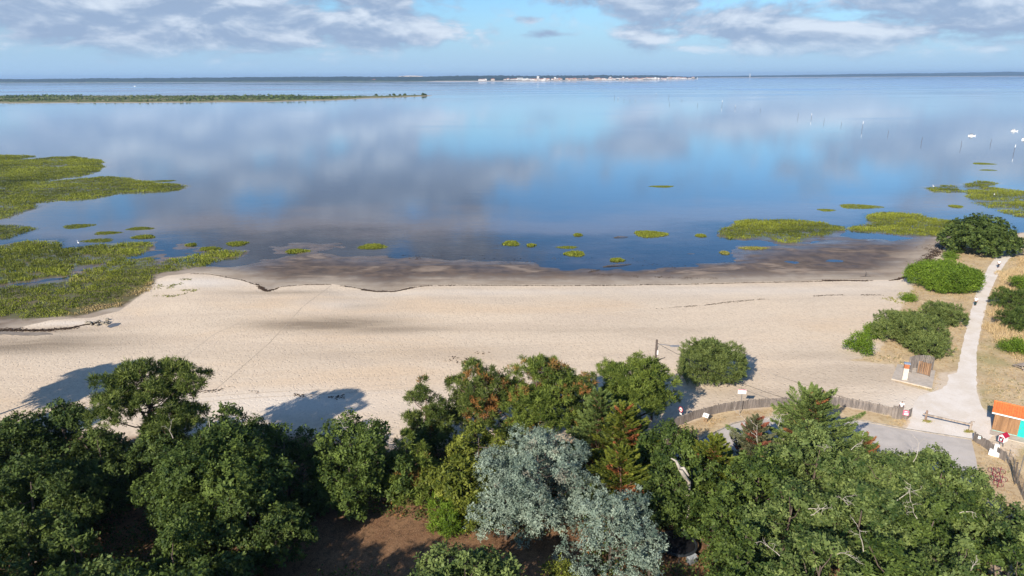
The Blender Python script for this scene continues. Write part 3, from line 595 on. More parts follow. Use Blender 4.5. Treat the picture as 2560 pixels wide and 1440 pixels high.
# ------------------------------------------------------------------ trees and bushes: (name, label, x, ytop, width px, H, kind, options)
PG = 'pines along the edge of the beach'; OG = 'oaks of the foreground wood'
TREES = [
 ('pine_tree','green umbrella-shaped maritime pine with open crown on the left, highest against the sand', 'tree', 375,918,262,14.0,'pine',dict(group=PG,mat='pinedark',shape='umbrella',cb=6.0,lean=(-1.2,.3),k=dict(ln=8.5,lr=(.12,.22),fl=.55),nl=30)),
 ('pine_tree','small green pine, leftmost of the row by the beach', 'tree', 1062,945,125,9.0,'pine',dict(group=PG,cb=1.6,mat='pinedark',dead=.04)),
 ('pine_tree','pine with rusty brown needles between the small green pine and the rustiest pine', 'tree', 1185,905,150,10.0,'pine',dict(group=PG,cb=2.0,dead=.17,mat='pinedark',nl=18)),
 ('pine_tree','rustiest pine, broad crown full of orange-brown needles, trunk above the blue-grey tree', 'tree', 1343,896,205,10.4,'pine',dict(group=PG,cb=2.2,dead=.18,shape='dome')),
 ('pine_tree','dull green pine half hidden right of the rustiest pine', 'tree', 1462,935,120,8.6,'pine',dict(group=PG,cb=2.4,dead=.10,mat='pinedark')),
 ('pine_tree','bright green rounded pine in front of the wooden lamp pole', 'tree', 1598,886,185,9.6,'pine',dict(group=PG,cb=2.4,shape='dome')),
 ('pine_tree','young cone-shaped pine with some orange needles left of the yellow-green oak', 'tree', 1012,1058,165,8.6,'pine',dict(cb=.8,dead=.10,shape='cone',k=dict(L=.42,ln=12))),
 ('oak_tree','oak with ragged top at the left edge of the photo', 'tree', 30,1040,210,10.2,'oak',dict(group=OG,mat='oakdark')),
 ('oak_tree','dark oak with a knobbly top left of the umbrella-shaped pine', 'tree', 140,1000,200,10.6,'oak',dict(group=OG,mat='oakdark')),
 ('oak_tree','dark oak in the second row at the left edge', 'tree', 60,1150,270,9.4,'oak',dict(group=OG,mat='oakdark')),
 ('oak_tree','low dark oak in the gap below the umbrella-shaped pine', 'tree', 240,1074,200,8.6,'oak',dict(group=OG,mat='oakdark')),
 ('oak_tree','oak at the left edge near the bottom of the photo', 'tree', 50,1285,260,9.0,'oak',dict(group=OG,mat='oakdark')),
 ('oak_tree','oak top at the foot of the umbrella-shaped pine trunk', 'tree', 400,1034,175,10.2,'oak',dict(group=OG,mat='oakdark')),
 ('oak_tree','oak in the bottom left corner', 'tree', -30,1400,220,9.6,'oak',dict(group=OG,mat='oakdark')),
 ('oak_tree','small oak at the bottom, left of the dark gap', 'tree', 175,1350,160,8.0,'oak',dict(group=OG,mat='oakdark')),
 ('oak_tree','largest oak of the left half, broad mid-green crown below the umbrella-shaped pine', 'tree', 500,1085,340,11.0,'oak',dict(group=OG,bare=2)),
 ('oak_tree','oak with thin grey-green top standing behind the largest left oak', 'tree', 565,1012,185,10.6,'oak',dict(group=OG,mat='oakdark')),
 ('oak_tree','dense dark-green rounded oak with an even top just before the sand shadow', 'tree', 705,1062,205,8.4,'oak',dict(group=OG,mat='oak')),
 ('oak_tree','oak touching the shaded sand left of the young pine', 'tree', 868,1030,175,9.8,'oak',dict(group=OG)),
 ('oak_tree','oak directly left of the young cone-shaped pine, with hanging lower branches', 'tree', 935,1050,160,9.8,'oak',dict(group=OG,bare=1)),
 ('oak_tree','oak below the dense rounded oak, in front of its shade', 'tree', 870,1130,150,7.2,'oak',dict(group=OG)),
 ('oak_tree','oak at the bottom edge under the largest left oak', 'tree', 420,1325,250,8.6,'oak',dict(group=OG)),
 ('oak_tree','dark oak at the left rim of the brown clearing', 'tree', 610,1210,190,8.4,'oak',dict(group=OG,mat='oakdark')),
 ('oak_tree','pale-leaved oak cut by the bottom edge left of centre-left', 'tree', 260,1395,180,9.4,'oak',dict(group=OG,mat='oakpale')),
 ('oak_tree','dark lower oak at the bottom edge beside the brown clearing', 'tree', 560,1385,170,7.0,'oak',dict(group=OG,mat='oakdark')),
 ('evergreen_bush','dark bush in deep shade at the upper left corner of the clearing', 'bush', 785,1208,110,3.6,'oak',dict(mat='oakdark',cb=.1)),
 ('oak_tree','grey-green bush-like oak in the shade below the leftmost small pine', 'tree', 1075,1050,110,5.0,'oak',dict(group=OG,mat='oakdark')),
 ('evergreen_bush','dull bush in the shade between the trunks below the rustiest pine', 'bush', 1275,1052,90,3.2,'oak',dict(mat='oakdark',cb=.1)),
 ('oak_tree','dark small oak filling the gap right of the blue-grey trees', 'tree', 1655,1190,150,6.2,'oak',dict(group=OG,mat='oakdark')),
 ('oak_tree','oak leaning over the left end of the clearing', 'tree', 690,1265,150,6.4,'oak',dict(group=OG,mat='oakdark')),
 ('oak_tree','yellow-green oak between the young pine and the blue-grey tree', 'tree', 1195,1052,175,8.2,'oak',dict(group=OG,mat='yellow')),
 ('oak_tree','lower yellow-green oak hugging the left side of the blue-grey tree', 'tree', 1150,1140,170,6.4,'oak',dict(group=OG,mat='yellow')),
 ('oak_tree','olive-green bushy oak at the lower left foot of the blue-grey tree', 'tree', 1215,1225,130,4.8,'oak',dict(group=OG,mat='yellow')),
 ('evergreen_bush','fresh green feathery bush at the right end of the clearing', 'bush', 1118,1268,95,3.4,'tamarisk',dict(mat='bush',cb=.1)),
 ('evergreen_bush','smaller fresh green bush above the feathery one beside the clearing', 'bush', 1108,1222,75,3.6,'tamarisk',dict(mat='bush',cb=.1)),
 ('oak_tree','oak rising from the bottom edge right of the clearing', 'tree', 1165,1382,260,8.4,'oak',dict(group=OG,mat='oakpale')),
 ('blue_grey_tree','large blue-grey leaved tree, the broad upper one in the middle of the wood', 'tree', 1345,1085,340,9.4,'blue',dict(group='blue-grey leaved trees',cb=1.0,dead=.04)),
 ('blue_grey_tree','blue-grey tree whose crown fills the gap below left of the broad upper one', 'tree', 1265,1205,190,6.4,'blue',dict(group='blue-grey leaved trees',cb=.8)),
 ('blue_grey_tree','second large blue-grey tree, lower and further right, nearly at the bottom edge', 'tree', 1535,1238,262,8.4,'blue',dict(group='blue-grey leaved trees',cb=.8)),
 ('blue_grey_tree','narrow blue-grey tree sticking up right of the second large one', 'tree', 1598,1215,85,7.6,'blue',dict(group='blue-grey leaved trees',cb=2.5)),
 ('blue_grey_tree','small blue-grey tree cut by the bottom edge', 'tree', 1625,1392,110,5.0,'blue',dict(group='blue-grey leaved trees',cb=.6)),
 ('yellow_bush','small yellow-green bush at the bottom edge left of the second blue-grey tree', 'bush', 1405,1405,100,3.8,'bush',dict(mat='yellow',cb=.1)),
 ('cypress_tree','blue-green cypress between the rustiest pine and the bright pine', 'tree', 1500,972,165,9.2,'cypress',dict(dead=.03,cb=1.0)),
 ('cypress_tree','yellow-tipped cypress in front of the bright green pine', 'tree', 1560,1005,185,8.8,'cypress',dict(mat='cypressy',dead=.04,cb=.8)),
 ('cypress_tree','yellow-green cypress with red dead branches right of the broad blue-grey tree', 'tree', 1555,1110,200,8.2,'cypress',dict(mat='cypressy',dead=.10,cb=.6)),
 ('oak_tree','dense mid-green oak just below the no-cycling sign', 'tree', 1675,1058,165,8.0,'oak',dict(group=OG)),
 ('oak_tree','oak behind the bleached dead snag', 'tree', 1735,1135,150,7.4,'oak',dict(group=OG)),
 ('cypress_tree','light green cypress with pointed top before the shaded asphalt', 'tree', 1790,1088,185,7.6,'cypress',dict(dead=.02,cb=.8,mat='cypressy')),
 ('sparse_tree','thin tree with reddish twigs and grey bare branches before the asphalt', 'tree', 1893,1038,115,7.2,'cypress',dict(mat='sparse',dead=.16,cb=1.6,bare=4)),
 ('cypress_tree','tall layered cypress with orange dead sprays rising over the curved fence', 'tree', 2040,970,275,9.8,'cypress',dict(dead=.045,cb=.8)),
 ('cypress_tree','lower spreading cypress to the right of the tall layered one', 'tree', 2165,1084,165,7.2,'cypress',dict(dead=.12,cb=.5)),
 ('oak_tree','oak at the left end of the right-hand oak mass, over the dark brown gap', 'tree', 1812,1215,170,7.8,'oak',dict(group=OG)),
 ('oak_tree','oak left of the right-hand mass below the thin reddish tree', 'tree', 1905,1120,180,8.6,'oak',dict(group=OG,bare=1)),
 ('oak_tree','oak in front of the tall layered cypress, with grey bare limbs', 'tree', 2055,1072,215,9.2,'oak',dict(group=OG,mat='oakpale',bare=2)),
 ('oak_tree','oak at the asphalt edge right of the spreading cypress', 'tree', 2235,1136,250,8.2,'oak',dict(group=OG,mat='oakpale',bare=1)),
 ('oak_tree','oak at the right end of the asphalt, below the white block', 'tree', 2365,1138,225,8.2,'oak',dict(group=OG,mat='oakpale')),
 ('oak_tree','low oak just left of the maroon bicycle rack', 'tree', 2430,1225,170,7.0,'oak',dict(group=OG)),
 ('oak_tree','oak at the right edge below the wire fence', 'tree', 2555,1275,190,6.8,'oak',dict(group=OG,mat='oakpale')),
 ('oak_tree','oak in the middle of the right-hand mass, left part', 'tree', 1985,1212,210,9.4,'oak',dict(group=OG,mat='oakpale',bare=2)),
 ('oak_tree','pale oak at the very centre of the right-hand mass', 'tree', 2165,1215,235,9.8,'oak',dict(group=OG,mat='oakpale',bare=2)),
 ('oak_tree','oak of the right-hand mass with fine bare grey twigs on top', 'tree', 2345,1245,230,9.2,'oak',dict(group=OG,bare=3)),
 ('oak_tree','oak at the bottom edge right of the brown gap', 'tree', 1880,1330,190,9.0,'oak',dict(group=OG)),
 ('oak_tree','oak at the bottom edge with a bleached broken branch', 'tree', 2060,1345,235,10.0,'oak',dict(group=OG,mat='oakpale',bare=2)),
 ('oak_tree','oak at the bottom edge, third from the bottom right corner', 'tree', 2245,1350,220,10.2,'oak',dict(group=OG,bare=1)),
 ('oak_tree','oak at the bottom edge, next to the corner oak', 'tree', 2420,1345,220,9.8,'oak',dict(group=OG,mat='oakpale',bare=1)),
 ('oak_tree','oak filling the bottom right corner', 'tree', 2570,1375,200,9.6,'oak',dict(group=OG)),
 ('oak_tree','oak cut off by the bottom edge below the brown gap', 'tree', 1812,1432,130,8.0,'oak',dict(group=OG)),
 ('tamarisk_tree','rounded feathery tamarisk standing alone on the sand near the white sign', 'tree', 1784,856,172,6.0,'tamarisk',dict(cb=.1,k=dict(ln=8,dens=4.4,per=26))),
 ('holm_oak','big dark round holm oak where the path leaves the photo', 'tree', 2468,539,148,9.4,'oak',dict(mat='oakdark',cb=.6,k=dict(per=12,L=.42,W=.24,dens=2.8))),
 ('juniper_bush','wide bright green flat-topped bush beside the path above the walkers', 'bush', 2366,664,168,4.6,'bush',dict(cb=.3,k=dict(L=.3,W=.12,dens=3.0,fl=.75))),
 ('tamarisk_bush','large feathery grey-green bush above the wooden shower screen', 'bush', 2270,788,165,4.6,'tamarisk',dict(cb=.2,k=dict(W=.07))),
 ('tamarisk_bush','feathery bush between the large one and the path', 'bush', 2362,762,105,3.6,'tamarisk',dict(cb=.2,k=dict(W=.07))),
 ('tamarisk_bush','low feathery bush just behind the wooden shower screen', 'bush', 2320,838,118,3.4,'tamarisk',dict(cb=.2,k=dict(W=.07))),
 ('green_bush','bright yellow-green rounded bush at the tip of the planting on the sand', 'bush', 2150,836,74,3.4,'bush',dict(cb=.1)),
 ('green_bush','bright green bush squeezed between the rounded bush and the large feathery one', 'bush', 2190,808,56,3.0,'bush',dict(cb=.1)),
 ('green_bush','small bright bush at the beach-side foot of the wide flat-topped bush', 'bush', 2272,738,38,1.7,'bush',dict(cb=.05)),
 ('green_bush','small bright bush on the stony bank below the holm oak', 'bush', 2377,632,34,1.6,'bush',dict(cb=.05)),
 ('green_bush','tiny bright bush next lower on the stony bank', 'bush', 2364,649,26,1.2,'bush',dict(cb=.05)),
 ('green_bush','dark bush touching the lower left of the holm oak', 'bush', 2390,612,40,2.0,'bush',dict(cb=.05,mat='oak')),
 ('tamarisk_bush','dull green bush at the right edge beside the upper path', 'bush', 2545,725,105,4.2,'tamarisk',dict(cb=.2,mat='oak')),
 ('tamarisk_bush','second dull green bush down along the right edge', 'bush', 2560,770,110,4.2,'tamarisk',dict(cb=.2,mat='oak')),
 ('green_bush','bright bush at the right edge above the dull green bushes', 'bush', 2560,690,60,3.6,'bush',dict(cb=.1)),
 ('green_bush','bright bush at the right edge below the dull green bushes', 'bush', 2548,850,75,2.6,'bush',dict(cb=.1)),
]
for i, (nm, lab, cat, x, y, wpx, H, kd, opt) in enumerate(TREES):
    plant(nm, lab, cat, x, y, wpx, H, kd, seed=100+i, **opt)
# trees just outside the left edge: their shade falls on the sand
plant('pine_tree', 'pine outside the left edge whose shade falls on the sand', 'tree', 0, 0, 6.0, 12.5, 'pine', group=PG, seed=5, world=(-66, 71), cb=5, shape='umbrella')
plant('oak_tree', 'oak outside the left edge beside the shade-casting pine', 'tree', 0, 0, 6.0, 11, 'oak', group=OG, seed=6, world=(-62, 60), mat='oakdark')
plant('oak_tree', 'oak beyond the left edge of the wood', 'tree', 0, 0, 5.5, 10, 'oak', group=OG, seed=7, world=(-56, 47), mat='oakdark')

for i_, (x_, y_, h_) in enumerate(((-34, 28, 14.5), (-25, 29.5, 14.2), (-17, 29, 14.5), (-40, 33, 12.5), (4, 27, 13))):
    plant('oak_tree', 'tall oak standing just below the photo, shading the brown clearing', 'tree', 0, 0, 6.6, h_, 'oak', group='tall oaks out of sight below the clearing', seed=40+i_, world=(x_, y_))
# bleached snag rising from the wood
b = MB(); rng = np.random.default_rng(3)
p0 = at(1722, 1203, 6.2); sn = empty('dead_snag', (p0[0], p0[1], hz(p0[0], p0[1])), 0, 'bleached forked dead snag sticking out between the oaks', 'dead tree')
q0 = [at(1722,1203,5.0)-sn.location, at(1712,1192,6.6)-sn.location, at(1700,1172,7.6)-sn.location, at(1690,1152,8.2)-sn.location, at(1678,1146,8.7)-sn.location]
b.tube([(0, 0, 0), (.1, .1, 2.5)] + [tuple(v) for v in q0], [.3, .26, .2, .19, .16, .11, .04], 8)
b.tube([tuple(q0[2]), tuple(at(1709,1170,8.0)-sn.location), tuple(at(1722,1190,7.4)-sn.location)], [.15, .14, .07], 7)
b.build('trunk', M_dead, sn, True)

#### PART2
# ------------------------------------------------------------------ grasses, weed lines (uncountable stuff)
def scatter(poly, dens, rng, wob=0.0, pad=0.0):
    P = np.array([p[:2] for p in poly]); P = P[(np.abs(P[:, 0]) < 500)]
    x0, y0 = P.min(0); x1, y1 = P.max(0); x0 = max(x0, -330); y1 = min(y1, 520)
    n = int((x1-x0)*(y1-y0)*dens); x = rng.uniform(x0, x1, n); y = rng.uniform(y0, y1, n)
    # skip what lies far outside the view to either side
    k = np.abs(x) < 0.80*y + 14; x, y = x[k], y[k]
    s = sdist(x, y, poly) + wnoise(x, y, 2.0, 1)*0.9 + wnoise(x, y*1.5, 5.0, 2)*wob
    k = s > pad; return x[k], y[k], s[k]
def tufts(x, y, z, rng, per, L, Wd, spread, tint, dead, flop=.55):
    n = len(x)*per; i = np.repeat(np.arange(len(x)), per)
    T = unit(np.stack([rng.normal(0, flop, n), rng.normal(0, flop, n), np.ones(n)], 1)); l = L[i]*rng.uniform(.6, 1.2, n)
    P = np.stack([x[i] + rng.normal(0, spread, n), y[i] + rng.normal(0, spread, n), z[i]], 1) + T*l[:, None]*.4
    V, Fc = diamonds(P, T, rnd_dirs(rng, n)*np.array([1, 1, .5]) + np.array([0, 0, .5]), l, Wd*rng.uniform(.7, 1.3, n))
    return V, Fc, np.clip(tint[i] + rng.normal(0, .12, n), 0, 1), np.clip(dead[i], 0, 1)
def grass_obj(name, label, cat, mat, parts):
    V = np.vstack([p[0] for p in parts]); o = 0; Fs = []
    for p in parts: Fs.append(p[1] + o); o += len(p[0])
    me = np_mesh(name, V, np.vstack(Fs), 4, {'tint': ('FACE', np.concatenate([p[2] for p in parts])), 'dead': ('FACE', np.concatenate([p[3] for p in parts]))})
    return tag(link_mesh(name, me, LM[mat]), label, cat, kind='stuff')
rng = np.random.default_rng(11)
MLAB = {'strip': 'thin far strip of marsh grass at the left edge of the water', 'spit': 'large green marsh grass spit reaching into the water on the left',
 'tongue': 'small bright marsh grass tongue at the left edge between the spit and the bank', 'bank': 'dark-tufted marsh grass bank at the left edge next to the water',
 'meadow': 'broad olive salt meadow between the marsh bank and the pale sand', 'ledge': 'narrow marsh grass ledge at the left end of the beach',
 'isle': 'marsh grass island off the mud flat, the left one of the right-hand pair', 'islet': 'marsh grass island off the mud flat nearest the holm oak',
 'tip': 'small marsh grass island in the water left of the far right marsh', 'flat': 'far right marsh grass flat in the water beyond the holm oak'}
for k, poly in MARSH.items():
    x, y, s = scatter(poly, 4.0 if k in ('isle', 'islet', 'ledge', 'meadow', 'bank') else 2.6, rng, 1.1)
    b = sdist(x, y, LAND_B); hole = wnoise(x, y*1.4, 5.5, 3) + .5*wnoise(x, y, 2.0, 0)
    thr = {'meadow': 1.35, 'flat': .9, 'bank': 1.5}.get(k, 1.75)
    q = (hole < thr) & (b < 2.5) & (rng.uniform(size=len(x)) < np.where(hole > thr-.6, .6, 1)) & (wnoise(x, y*1.3, .9, 0) > -.95); x, y, s, hole = x[q], y[q], s[q], hole[q]
    z = height(x, y)[0]; band = wnoise(x*.5, y*1.7, 3.2, 2)
    L = np.where(hole > .3, .38, .60)*(1 + .25*band)*(1 + .38*wnoise(x, y*1.3, .9, 0))
    if k == 'meadow': L *= .75
    tint = .46 + .20*band + .16*wnoise(x, y, 12, 1) + .14*wnoise(x, y*1.3, .9, 0) - (.14 if k == 'meadow' else 0) + .1*(s < 1.5)
    dd = np.zeros(len(x))
    if k == 'meadow':                       # straw-coloured rim towards the sand
        dr_ = sdist(x, y, px((150,800),(200,772),(300,752),(345,722),(384,706),(386,716),(350,742),(300,772),(200,794), z=.2)); dd = np.clip(sstep(dr_, -2.0, 1.0), 0, .95); tint = tint + .3*dd
        dd = np.maximum(dd, .35*sstep(band, .5, 1.6))
    grass_obj('marsh_grass', MLAB[k], 'marsh grass', 'marsh', [tufts(x, y, z, rng, 6, L, .12, .34, tint, dd)])
# separate small cushions of marsh grass: countable, one object each
PATCH = [(195,565,36,6,'long thin'),(268,582,32,4,'thin'),(350,571,32,4,'faint'),(360,592,26,4,'small'),(245,601,38,5,'pale long'),(478,612,12,3,'tiny'),(593,609,25,5,'bright oval'),(524,622,24,4,'low'),
         (742,628,29,5,'dull oval'),(932,616,33,6,'bright green oval'),(1278,608,19,6,'rounded green'),(1437,634,25,6,'yellow-green'),(1418,618,26,3,'thin yellowish'),(1328,613,10,2.5,'tiny'),(1625,585,40,8,'largest bright green'),
         (1542,650,17,4,'small yellow'),(1445,587,9,2.5,'tiny far'),(1752,589,12,3,'tiny'),(1812,632,9,3,'tiny brownish'),(1885,621,34,3,'low brownish'),(2065,525,20,3,'faint'),(2148,516,52,6,'pale long'),(2458,409,26,2.5,'faint'),(2470,425,20,1.5,'faintest'),(410,452,28,2,'thin'),(1655,466,30,2.5,'faint weed'),(2390,516,14,2.5,'small')]
for i, (x, y, rx, ry, adj) in enumerate(PATCH):
    c = at(x, y, .05); a = at(x+rx, y, .05); d = at(x, y-ry, .05); Rx = a[0]-c[0]; Ry = d[1]-c[1]
    n = int(math.pi*Rx*Ry*(9 if ry > 4 else 14)) + 90; th = rng.uniform(0, 6.28, n); r = np.sqrt(rng.uniform(0, 1, n))*(1+.15*np.sin(th*3+i))
    X = Rx*r*np.cos(th); Y = Ry*r*np.sin(th); faint = 'faint' in adj or 'thin' in adj or 'pale' in adj
    
    near = ('by the left marsh' if x < 620 else 'at the water edge' if x < 1000 else 'on the middle flat' if x < 1500 else 'left of the marsh islands' if x < 1900 else 'near the right-hand marsh')
    root = c.copy(); root[2] = -0.08
    V, Fc, t, dd = tufts(X, Y, np.zeros(len(X)) + .04, rng, 6, np.where(r < .75, .7, .45)*(.35 if faint else .8)*np.ones(len(X)), .15, .16, .58 + .1*rng.normal(size=len(X)) - (.15 if faint else 0), np.full(len(X), .25 if 'brown' in adj else 0.))
    me = np_mesh('grass_cushion', V, Fc, 4, {'tint': ('FACE', t), 'dead': ('FACE', dd)}); me.materials.append(LM['marsh'])
    o = bpy.data.objects.new('grass_cushion', me); COL.objects.link(o); o.location = root
    rank = sum(1 for q in PATCH[:i] if q[4] == adj)
    lab = f'{adj} cushion of marsh grass {near}' + (f', {["first","second","third","fourth"][rank]} from the left' if sum(1 for q in PATCH if q[4] == adj) > 1 else '')
    if faint: tag(o, lab.replace('cushion', 'patch'), 'grass patch', kind='stuff')
    else: tag(o, lab, 'grass cushion', 'grass cushions standing in the shallow water')
# dry grass on the land side
def drygrass(poly, label, dens, per=6, green=.12):
    x, y, s = scatter(poly, dens, rng, pad=.2); pa = sdist(x, y, PATH); k = (pa < -.35) & (sdist(x, y, ROAD) < -.3) & (wnoise(x, y, 4.0, 3) < 1.2)
    x, y, s = x[k], y[k], s[k]; z = height(x, y)[0]; w = wnoise(x, y, 3.0, 2)
    tall = 0.20 + .10*np.clip(w, 0, 2)
    grass_obj('dry_grass', label, 'dry grass', 'straw', [tufts(x, y, z, rng, per, tall, .045, .16, .5 + .25*w, (rng.uniform(size=len(x)) < green*(1+w))*.9, .8)])
drygrass(DRY, 'straw-coloured dry grass on both sides of the gravel path', 3.2)
drygrass(DRY2, 'straw-coloured strip of dry grass between the curved fence and the asphalt', 7, green=.05)
drygrass(DRY3, 'dry grass and litter around the bicycle rack at the right', 4)
TALL = px((2500,690),(2560,640),(2620,640),(2620,930),(2545,905),(2500,880),(2478,850),(2480,800),(2492,740)) 
x, y, s = scatter(TALL, 6, rng); z = height(x, y)[0]; w = wnoise(x, y, 3.0, 1)
grass_obj('tall_dry_grass', 'taller pale straw grass between the path and the right-hand bushes', 'dry grass', 'straw', [tufts(x, y, z, rng, 7, .75 + .15*w, .05, .2, .62 + .15*w, np.zeros(len(x)), .35)])
# creeping green on the sand at the left and at the stony bank
for lab, poly, tn, de in (('sparse green creeping plants on the pale sand by the salt meadow', px((372,742),(430,728),(480,726),(470,742),(400,747)), .45, 2.2), ('thin green growth at the seaward foot of the bushes', px((2195,748),(2245,735),(2285,722),(2292,745),(2262,765),(2235,762)), .55, 2.6),
                      ('green creeping plants where the beach meets the marsh ledge', px((420,706),(470,697),(480,703),(440,716),(400,722),(395,712)), .4, 2.0)):
    x, y, s = scatter(poly, de, rng); k = wnoise(x, y*1.5, 1.6, 0) < .3; x, y = x[k], y[k]
    grass_obj('creeping_plants', lab, 'ground cover', 'marsh', [tufts(x, y, height(x, y)[0], rng, 5, np.full(len(x), .3), .16, .25, np.full(len(x), tn), np.full(len(x), .15), 1.2)])
# undergrowth and leaf litter bushes between the trees of the wood
CLEAR = px((640,1262),(760,1262),(900,1285),(1070,1300),(1140,1352),(1300,1352),(1440,1330),(1480,1400),(1420,1500),(600,1500))
CLEAR2 = px((1640,1335),(1700,1312),(1800,1308),(1825,1370),(1770,1430),(1650,1430))
r = np.random.default_rng(9); n = 60000; x = r.uniform(-75, 62, n); y = r.uniform(34, 80, n)
k = (sdist(x, y, FOREST) > 1.5) & (sdist(x, y, CLEAR) < .5) & (sdist(x, y, CLEAR2) < .3) & (sdist(x, y, ROAD) < -1.5) & (wnoise(x, y, 2.6, 1) > -.9) & (np.abs(x) < .85*y + 8); x, y = x[k], y[k]
hh = np.clip(.9 + .9*wnoise(x, y, 3.0, 2), .15, 2.6); z = height(x, y)[0]; i = np.repeat(np.arange(len(x)), 5); m_ = len(i)
P = np.stack([x[i] + r.normal(0, .25, m_), y[i] + r.normal(0, .25, m_), z[i] + hh[i]*r.uniform(.2, 1.05, m_)], 1)
V, Fc = diamonds(P, rnd_dirs(r, m_), rnd_dirs(r, m_)*.6 + np.array([0, 0, .6]), r.uniform(.15, .32, m_), r.uniform(.09, .18, m_))
me = np_mesh('undergrowth', V, Fc, 4, {'tint': ('FACE', np.clip(.35 + .2*r.normal(size=m_) + .15*wnoise(x, y, 4, 3)[i], 0, 1)), 'dead': ('FACE', (r.uniform(size=m_) < .12)*.8)})
tag(link_mesh('undergrowth', me, LM['oakdark']), 'dark tangled undergrowth between the trunks of the wood', 'undergrowth', kind='stuff')
def weedline(label, pts, width, dens, size, gap=.0, seed=1):
    r = np.random.default_rng(seed); P = polyline(px(*pts, z=.2), .25)[:, :2]; n = int(len(P)*dens)
    i = r.integers(0, len(P), n); p = P[i] + r.normal(size=(n, 2))*width*(0.6 + .5*np.abs(wnoise(P[i, 0], P[i, 1], 2.0, 1)))[:, None]
    k = wnoise(p[:, 0]*1.0, p[:, 1]*2, 1.6, 2) > gap; p = p[k]; n = len(p)
    z = height(p[:, 0], p[:, 1])[0] + .03; T = unit(np.stack([r.normal(size=n), r.normal(size=n)*.6, r.normal(size=n)*.12], 1)); N = unit(np.stack([r.normal(size=n)*.25, r.normal(size=n)*.25, np.ones(n)], 1))
    V, Fc = diamonds(np.column_stack([p, z]), T, N, size*r.uniform(.5, 1.6, n), size*.45*r.uniform(.6, 1.5, n))
    me = np_mesh('seaweed_line', V, Fc, 4, {'tint': ('FACE', r.uniform(0, .8, n)), 'dead': ('FACE', np.zeros(n))})
    tag(link_mesh('seaweed_line', me, LM['weed']), label, 'seaweed', kind='stuff')
WP = [(480,684),(520,684),(560,691),(610,701),(645,713),(668,728),(690,722),(700,717),(760,712),(830,711),(890,719),(940,727),(985,728),(1020,720),(1060,714),(1150,712),(1280,713),(1400,714),(1560,712),(1700,710),(1900,705),(2100,701),(2230,700),(2262,693),(2285,676)]
weedline('thin dark seaweed line along the edge of the dry sand', WP, .14, 5.5, .30, -1.4, 1)
weedline('thicker brown weed in the notch of the tide line on the left', [(640,711),(668,729),(690,722)], .28, 14, .42, -.6, 2)
weedline('thicker dark weed in the shallow bow of the tide line', [(905,723),(940,728),(985,728),(1030,719)], .22, 12, .38, -.6, 12)
weedline('thicker dark weed where the tide line bends towards the holm oak', [(2060,700),(2160,701),(2235,700),(2265,692),(2288,674),(2310,655)], .22, 14, .4, -.4, 3)
weedline('broken brown weed line higher up the sand on the right', [(1640,776),(1700,772),(1760,768),(1820,760),(1880,754),(1980,746),(2080,741),(2200,741)], .20, 5, .24, -.1, 4)
weedline('scattered dark scraps on the sand above the pines', [(1135,897),(1165,891),(1210,893),(1140,903)], .8, 4, .4, .2, 5)
weedline('scattered scraps on the stony bank below the holm oak', [(2300,668),(2330,640),(2350,622),(2372,602)], 1.0, 14, .5, -.6, 6)
weedline('thin weed trail on the sand close to the wood', [(480,990),(600,975),(700,992),(860,1000)], .35, 5, .3, .4, 7)
weedline('dark weed at the left creek mouth', [(0,822),(60,824),(120,826),(180,820),(225,812),(262,808)], .4, 16, .45, -.8, 8)
weedline('dark weed scraps lying on the wet flat below the middle of the bay', [(1000,636),(1120,640),(1240,645),(1400,640),(1560,650),(1700,668)], 2.2, 3.5, .5, .1, 9)
weedline('pale debris band at the edge of the mud flat', [(1480,684),(1600,690),(1700,694),(1800,692)], .6, 3, .35, .3, 10)

# creek pool and channel at the left end of the beach
M_wet = simple('wet_mud', (0.085, 0.075, 0.066), (0.13, 0.11, 0.09), .6, rough=.16, spec=.6)
sheet('tidal_pool', px((266,815),(280,808),(302,807),(296,815),(276,820), z=.4), M_wet, .03, .6, .1)
sheet('creek_bed', px((-300,830),(0,822),(60,826),(110,828),(140,836),(60,836),(0,830),(-300,842), z=.4), simple('creek_mud', (.20,.165,.13), (.27,.225,.175), .5, rough=.6), .025, .8, .12)
rb = MB(); rg = random.Random(4)
M_rock = simple('clod', (0.30, 0.26, 0.2), (0.16, 0.14, 0.11), 2.0)
for i in range(26):
    q = gp(252 + rg.uniform(-38, 22), 805 + rg.gauss(0, 4)); s = rg.uniform(.12, .4)
    rb.tube([q + np.array([-s, 0, -.05]), q + np.array([-s*.5, .05, s*.45]), q + np.array([s*.5, -.05, s*.5]), q + np.array([s, 0, -.05])], [s*.3, s*.7, s*.6, s*.2], 6)
tag(rb.build('sand_clods', M_rock), 'clods of eroded sand around the small pool at the left end of the beach', 'clods', kind='stuff')
